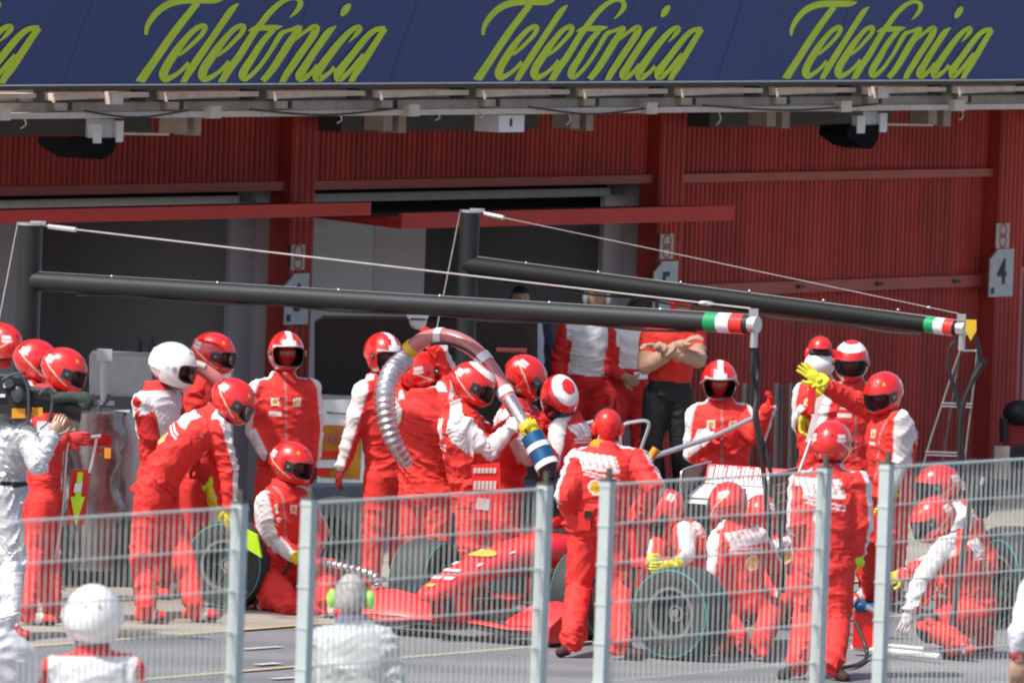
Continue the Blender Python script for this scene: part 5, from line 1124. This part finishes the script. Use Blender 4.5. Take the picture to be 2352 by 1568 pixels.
# ------------------------------------------------------------------ kneeler's silver duct, lime sheet
e = empty('silver_hose', G(800, 1400)); tag(e, 'short ribbed silver hose held by the kneeling crew member', 'hose')
q = smoothpts([P(x, y, 85.8) for x, y in ((735, 1290), (770, 1298), (815, 1308), (858, 1322), (868, 1345))], 16); b = B(); b.tube(q, [.035+.006*math.sin(i*1.3) for i in range(len(q))], 12); put('ribbed_tube', b, 'duct', e)
e = empty('air_line', G(640, 1400)); tag(e, 'thin black air line looping from the kneeling crew member to the kerb', 'hose')
b = B(); q = smoothpts([P(x, y, 86) for x, y in ((700, 1290), (672, 1292), (655, 1310), (630, 1345), (600, 1370), (585, 1385))], 8); b.tube(q, .013, 8); b.tube([q[0], q[6]], .024, 8); put('line', b, 'dark', e)
e = empty('lime_sheet', G(565, 1400)); tag(e, 'bright lime sheet draped on the wheel behind the left fence post', 'sheet')
b = B(); b.prism([P(*p, 85.1) for p in ((527, 1193), (560, 1212), (590, 1228), (600, 1280), (570, 1262), (535, 1240))], Vector((.01, .02, 0))); put('sheet', b, 'lime', e, smooth=False)
# ------------------------------------------------------------------ left equipment: fuel rig, stand
Yr = 88.5
e = empty('fuel_rig', P(270, 1400, Yr)*1); e.location.z = 0; tag(e, 'fuel rig wrapped in crinkled clear film beside the lollipop man', 'fuel rig')
def ground_at(x, Y): v = P(x, 1300, Y); return v.x
def prisma(b, poly, Y, th): b.prism([P(x, y, Y) for x, y in poly], Vector((0, th, 0)))
b = B(); prisma(b, [(235, 958), (290, 955), (305, 1000), (305, 1310), (255, 1310), (258, 1010)], Yr-.3, .9); put('cabinet', b, 'steel', e, smooth=False)
b = B(); rows = []
for j in range(16):
    t = j/15; y = 945+t*360; r = []
    for i in range(22):
        a = 2*math.pi*i/22; rx = .24+.03*math.sin(3*a+j*.9)+.02*math.sin(5*a-j*1.7); c = P(212, y, Yr-.35); r.append(c+Vector((rx*math.cos(a), .3*math.sin(a), .0)))
    rows.append(r)
b.loft(rows); put('wrapped_tank', b, 'foil', e)
b = B(); prisma(b, [(140, 1205), (305, 1200), (305, 1345), (140, 1350)], Yr-.5, .8); put('base_frame', b, 'carbon', e, smooth=False)
b = B(); b.tube([P(240, 820, Yr), P(241, 922, Yr)], .035, 10); b.box(P(240, 815, Yr), .12, .08, .09); b.box(P(242, 925, Yr), .14, .1, .03); put('stand_pipe', b, 'steel', e)
b = B(); b.tube(smoothpts([P(212, 905, Yr-.3), P(220, 925, Yr-.3), P(232, 930, Yr-.3), P(246, 920, Yr-.3), P(250, 905, Yr-.3)]), .016, 6); b.tube([P(229, 930, Yr-.3), P(228, 960, Yr-.3)], .018, 6); put('fork_rest', b, 'rim', e)
b = B(); b.box(P(247, 1040, Yr-.66), .05, .02, .08); put('yellow_emblem', b, 'orange', e)
e = empty('equipment_cabinet', Vector((ground_at(330, 91), 91, 0))); tag(e, 'light grey equipment cabinet standing in the open left bay', 'cabinet')
b = B(); prisma(b, [(205, 815), (530, 828), (530, 1240), (205, 1240)], 91, .8); put('cabinet_body', b, mat('cabinet_grey', (.33, .33, .34), .6), e, smooth=False)
b = B(); prisma(b, [(350, 855), (385, 855), (385, 900), (350, 900)], 90.980, .015); prisma(b, [(205, 908), (350, 912), (350, 940), (205, 935)], 90.96, .03); put('cabinet_panel', b, 'rim', e, smooth=False)
for x, l in ((318, 'first small black bottle on the grey cabinet'), (348, 'second small black bottle on the grey cabinet')):
    o = B(); c = P(x, 808, 91.3); o.tube([c, c+ZV*.09, c+ZV*.1, c+ZV*.14], [.03, .03, .014, .014], 10); o = put('bottle', o, 'dark'); tag(o, 'small black bottle standing on top of the grey cabinet', 'bottle', 'bottles on the cabinet')
# board with orange, cabinet with tv in the second bay
e = empty('advertising_board', Vector((ground_at(800, 91), 91, 0))); tag(e, 'white and orange freestanding board between two crew members', 'board')
b = B(); prisma(b, [(728, 918), (838, 918), (838, 1108), (728, 1108)], 94.3, .06); put('board', b, 'white', e, smooth=False)
b = B(); prisma(b, [(735, 975), (832, 978), (826, 1100), (735, 1096)], 94.295, .004); put('orange_field', b, mat('board_orange_shaded', (.5, .2, .01), .7), e, smooth=False)  # orange darkened so its colour carries the shade on the board
b = B(); prisma(b, [(728, 1035), (778, 1035), (778, 1050), (728, 1050)], 94.285, .004); prisma(b, [(728, 1075), (756, 1075), (756, 1092), (728, 1092)], 94.285, .004); put('red_stripe', b, 'red', e, smooth=False)
b = B(); prisma(b, [(728, 1056), (790, 1056), (775, 1074), (728, 1074)], 94.280, .004); put('white_stripe', b, 'white', e, smooth=False)
textmesh('ver', .13, 'ringr', P(766, 1004, 94.27), Vector((1, 0, 0)), ZV, .003, 'lettering', e); textmesh('c', .12, 'ringr', P(782, 984, 94.27), Vector((1, 0, 0)), ZV, .003, 'lettering', e)
textmesh('hydraulic line', .05, 'ringr', P(770, 948, 90.98), Vector((1, 0, 0)), ZV, .002, 'lettering', e) if False else None
b = B(); prisma(b, [(750, 945), (768, 947), (768, 950), (750, 948)], 94.285, .004); prisma(b, [(770, 947), (796, 949), (796, 952), (770, 950)], 94.285, .004); put('small_print', b, 'ink', e, smooth=False)
b = B(); prisma(b, [(842, 965), (856, 962), (852, 1110), (834, 1110)], 94.0, .04); put('side_strut', b, 'steel', e, smooth=False)
e = empty('screen_wall', Vector((ground_at(1000, 96), 96, 0))); tag(e, 'large dark screen cabinet at the back of the open bay', 'cabinet')
b = B(); prisma(b, [(722, 742), (740, 730), (1235, 738), (1235, 1100), (722, 1100)], 97, .5); put('cabinet_body', b, mat('gloss_dark', (.012, .013, .014), .25), e, smooth=False)
b = B(); prisma(b, [(722, 905), (860, 912), (860, 922), (722, 916)], 96.9, .1); put('shelf_edge', b, 'in_d', e, smooth=False)
e = empty('dome_camera', P(960, 735, 95)); tag(e, 'white dome camera hanging under the near gantry boom', 'camera', None)
b = B(); prisma(b, [(933, 722), (987, 722), (982, 732), (938, 732)], 95, .2); put('bracket', b, 'white', e, smooth=False)
b = B(); b.ell(P(960, 738, 95.1), .075, .075, .07); put('dome', b, 'white', e); b = B(); b.box(P(960, 733, 94.95), .13, .02, .018); put('lens_slot', b, 'ink', e)
e = empty('overhead_pipe', P(1160, 805, 96)); tag(e, 'thin dark red rail in front of the woman in sunglasses', 'rail'); b = B(); b.tube([P(1140, 803, 96), P(1210, 805, 96)], .02, 6); put('rail', b, 'gbeam', e)
# reels and handles in front of the onlookers
for x0, x1, l in ((1335, 1385, 'left bent steel trolley handle behind the chief mechanic'), (1425, 1490, 'right bent steel trolley handle behind the chief mechanic')):
    e = empty('trolley', Vector((ground_at((x0+x1)/2, 91), 91, 0))); tag(e, l, 'trolley', 'steel handled trolleys')
    b = B(); b.tube(smoothpts([P(x0+5, 1080, 91), P(x0, 1000, 91), P(x0+8, 975, 91), P((x0+x1)/2, 968, 91), P(x1-8, 966, 91), P(x1, 978, 91), P(x1-20, 1040, 91), P(x1-25, 1100, 91)], 5), .014, 8); put('handle', b, 'alu', e)
    b = B(); prisma(b, [(x0, 1085), (x1-10, 1085), (x1-10, 1230), (x0, 1230)], 91, .5); put('box', b, 'carbon', e, smooth=False)
e = empty('steel_pole', P(1640, 990, 88.6)); tag(e, 'long steel pole with orange grip held across by the striped helmet man', 'pole')
b = B(); b.tube([P(1500, 1048, 88.3), P(1640, 1002, 88.5), P(1782, 935, 88.7)], .021, 10); put('shaft', b, 'alu', e); b = B(); b.tube([P(1488, 1060, 88.3), P(1508, 1030, 88.3)], .035, 10); put('orange_grip', b, 'orange', e)
for i, x in enumerate((1712, 1785, 1818)):
    e = empty('steel_tube', Vector((ground_at(x, 92), 92, 0))); tag(e, 'upright grey tube leaning by the closed red shutter, %s from the left' % ('first', 'second', 'third')[i], 'tube', 'upright tubes at the shutter')
    b = B(); b.tube([P(x-6, 1150, 92), P(x, 880, 92)], .022, 8); put('tube', b, 'rim', e); b = B(); b.tube([P(x+10, 1150, 92), P(x+14, 885, 92)], .02, 8); put('black_tube', b, 'dark', e)
e = empty('light_board', P(1990, 1000, 89.5)); tag(e, 'long pale board held upright by the fire man', 'board')
b = B(); prisma(b, [(1876, 915), (1896, 905), (1870, 1010), (1850, 1015)], 89.5, .03); b.tube([P(1862, 1010, 89.5), P(1835, 1085, 89.5)], .012, 8); put('paddle', b, 'paper', e, smooth=False)
b = B(); b.tube([P(1866, 885, 89.4), P(1862, 950, 89.4)], .03, 8); put('red_tube', b, 'red', e)
# ------------------------------------------------------------------ step ladder
e = empty('step_ladder', G(2180, 1180)); tag(e, 'aluminium step ladder in front of the closed red shutter', 'ladder'); Ys = 94.0
b = B(); q = smoothpts([P(2105, 1150, Ys), P(2128, 1042, Ys), P(2165, 925, Ys), P(2203, 812, Ys), P(2212, 806, Ys), P(2240, 806, Ys), P(2244, 812, Ys), P(2232, 925, Ys), P(2218, 1042, Ys), P(2212, 1150, Ys)], 3); b.tube(q, .010, 6); put('front_frame', b, 'rimlip', e)
b = B(); b.tube([P(2203, 815, Ys), P(2168, 1040, Ys+.5), P(2150, 1160, Ys+.5)], .009, 6); put('rear_frame', b, 'rim', e)
for x0, x1, y in ((2163, 2232, 929), (2125, 2214, 1041)):
    for dy in (-3, 4): b = B(); b.box((P(x0, y+dy, Ys)+P(x1, y+dy, Ys))/2, (P(x1, y, Ys)-P(x0, y, Ys)).length, .06, .012); put('tread', b, 'alu', e)
# ------------------------------------------------------------------ rear jack and right side things
e = empty('rear_jack', G(2080, 1490)); tag(e, 'red rear jack with white base rail, long lever and blue valve', 'jack'); Yj = 83.6
b = B(); prisma(b, [(1962, 1400), (2012, 1392), (2012, 1486), (1958, 1486)], Yj, .12); b.c = [CR]*len(b.v); put('jack_plate', b, 'carpaint', e, colattr=True, smooth=False)
b = B(); b.tube([G(1958, 1486, .05), G(2040, 1494, .05), G(2160, 1507, .05)], .022, 8); b.tube([G(2040, 1482, .05), G(2175, 1494, .05)], .016, 8); put('base_rail', b, 'white', e)
b = B(); b.tube([P(2176, 1502, Yj), P(2200, 1350, Yj), P(2222, 1200, Yj), P(2238, 1095, Yj)], .022, 10); put('lever', b, 'rim', e)
b = B()
for x in (2168, 2190): b.tube([P(x, 1505, Yj-.03), P(x, 1505, Yj+.03)], .04, 16)
b.box(P(2178, 1495, Yj), .12, .05, .05); put('castor', b, 'dark', e)
b = B(); b.ell(P(1978, 1390, Yj-.02), .06, .04, .035); b.tube([P(1965, 1398, Yj), P(2010, 1392, Yj)], .03, 8); put('blue_valve', b, 'blue', e); b = B(); b.tube([P(1952, 1395, Yj-.05), P(1968, 1370, Yj-.05)], .018, 8); b.tube([P(1990, 1392, Yj-.06), P(2008, 1402, Yj-.06)], .025, 8); put('chrome_fitting', b, 'alu', e)
b = B(); b.tube(smoothpts([P(1966, 1430, Yj-.1), P(1985, 1475, Yj-.3), G(1990, 1510, .02), G(1960, 1528, .02), G(1905, 1534, .02)], 8), .016, 8); put('air_hose', b, 'dark', e)
b = B(); prisma(b, [(1940, 1345), (1948, 1320), (1958, 1330), (1950, 1360)], Yj-.4, .03); put('gun_body', b, 'alu', e) 
e = empty('front_jack', G(1290, 1475)); tag(e, 'yellow tipped red and black jack beside the chief mechanic', 'jack'); b = B(); prisma(b, [(1258, 1385), (1300, 1380), (1305, 1452), (1258, 1456)], 84.0, .1); put('plate', b, 'red', e, smooth=False); b = B(); prisma(b, [(1300, 1382), (1335, 1388), (1350, 1448), (1305, 1450)], 84.05, .06); put('side_plate', b, 'red', e, smooth=False)
e = empty('air_gun_stand', P(2235, 1140, 86)); tag(e, 'dark cable reel with chrome tips behind the rear jack lever', 'reel'); b = B(); b.ell(P(2258, 1140, 86), .09, .1, .17); put('reel', b, 'dark', e); b = B(); b.tube([P(2212, 1105, 85.9), P(2214, 1125, 85.9)], .014, 6); b.tube([P(2258, 1095, 85.9), P(2254, 1112, 85.9)], .014, 6); put('chrome_tip', b, 'alu', e)
e = empty('fire_trolley', Vector((ground_at(2335, 105), 105, 0))); tag(e, 'red trolley with black reel and wheel at the right edge by the wall', 'trolley'); Yt = 105
b = B(); prisma(b, [(2312, 960), (2375, 950), (2375, 1055), (2305, 1050)], Yt, .5); put('tank', b, mat('dull_red', (.35, .02, .02), .6), e, smooth=False); b = B(); b.ell(P(2342, 948, Yt), .16, .15, .12); b.tube([P(2305, 960, Yt-.1), P(2306, 1015, Yt-.1)], .04, 8); put('black_reel', b, 'dark', e); b = B(); b.tube([P(2345, 1048, Yt-.2), P(2345, 1048, Yt-.12)], .11, 18); put('wheel', b, 'dark', e)
e = empty('wall_bin', W(T(2300), .5, 0)); b = B(); c = P(2300, 1062, 103.5); b.box(c, .14, .14, .3); 
put('post', b, 'cone', e); tag(e, 'short pale post at the foot of the wall on the right', 'post'); 
e = empty('refuelling_apron', P(1112, 1110, 85.6)); tag(e, 'red apron board with faded white lettering hanging beside the nozzle man', 'board')
b = B(); prisma(b, [(1082, 1068), (1148, 1062), (1152, 1175), (1130, 1195), (1090, 1190)], 85.3, .03); b.c = [CR]*len(b.v); put('board', b, 'carpaint', e, colattr=True, smooth=False)
for y0, y1 in ((1074, 1086), (1104, 1124)):
    b = B()
    for k in range(6): prisma(b, [(1088+k*9, y0), (1095+k*9, y0), (1094+k*9, y1), (1087+k*9, y1)], 85.29, .004)
    put('faded_lettering', b, 'offwhite', e, smooth=False)
b = B(); prisma(b, [(1096, 1142), (1126, 1146), (1122, 1172), (1092, 1168)], 85.29, .004); put('crest', b, 'offwhite', e, smooth=False)
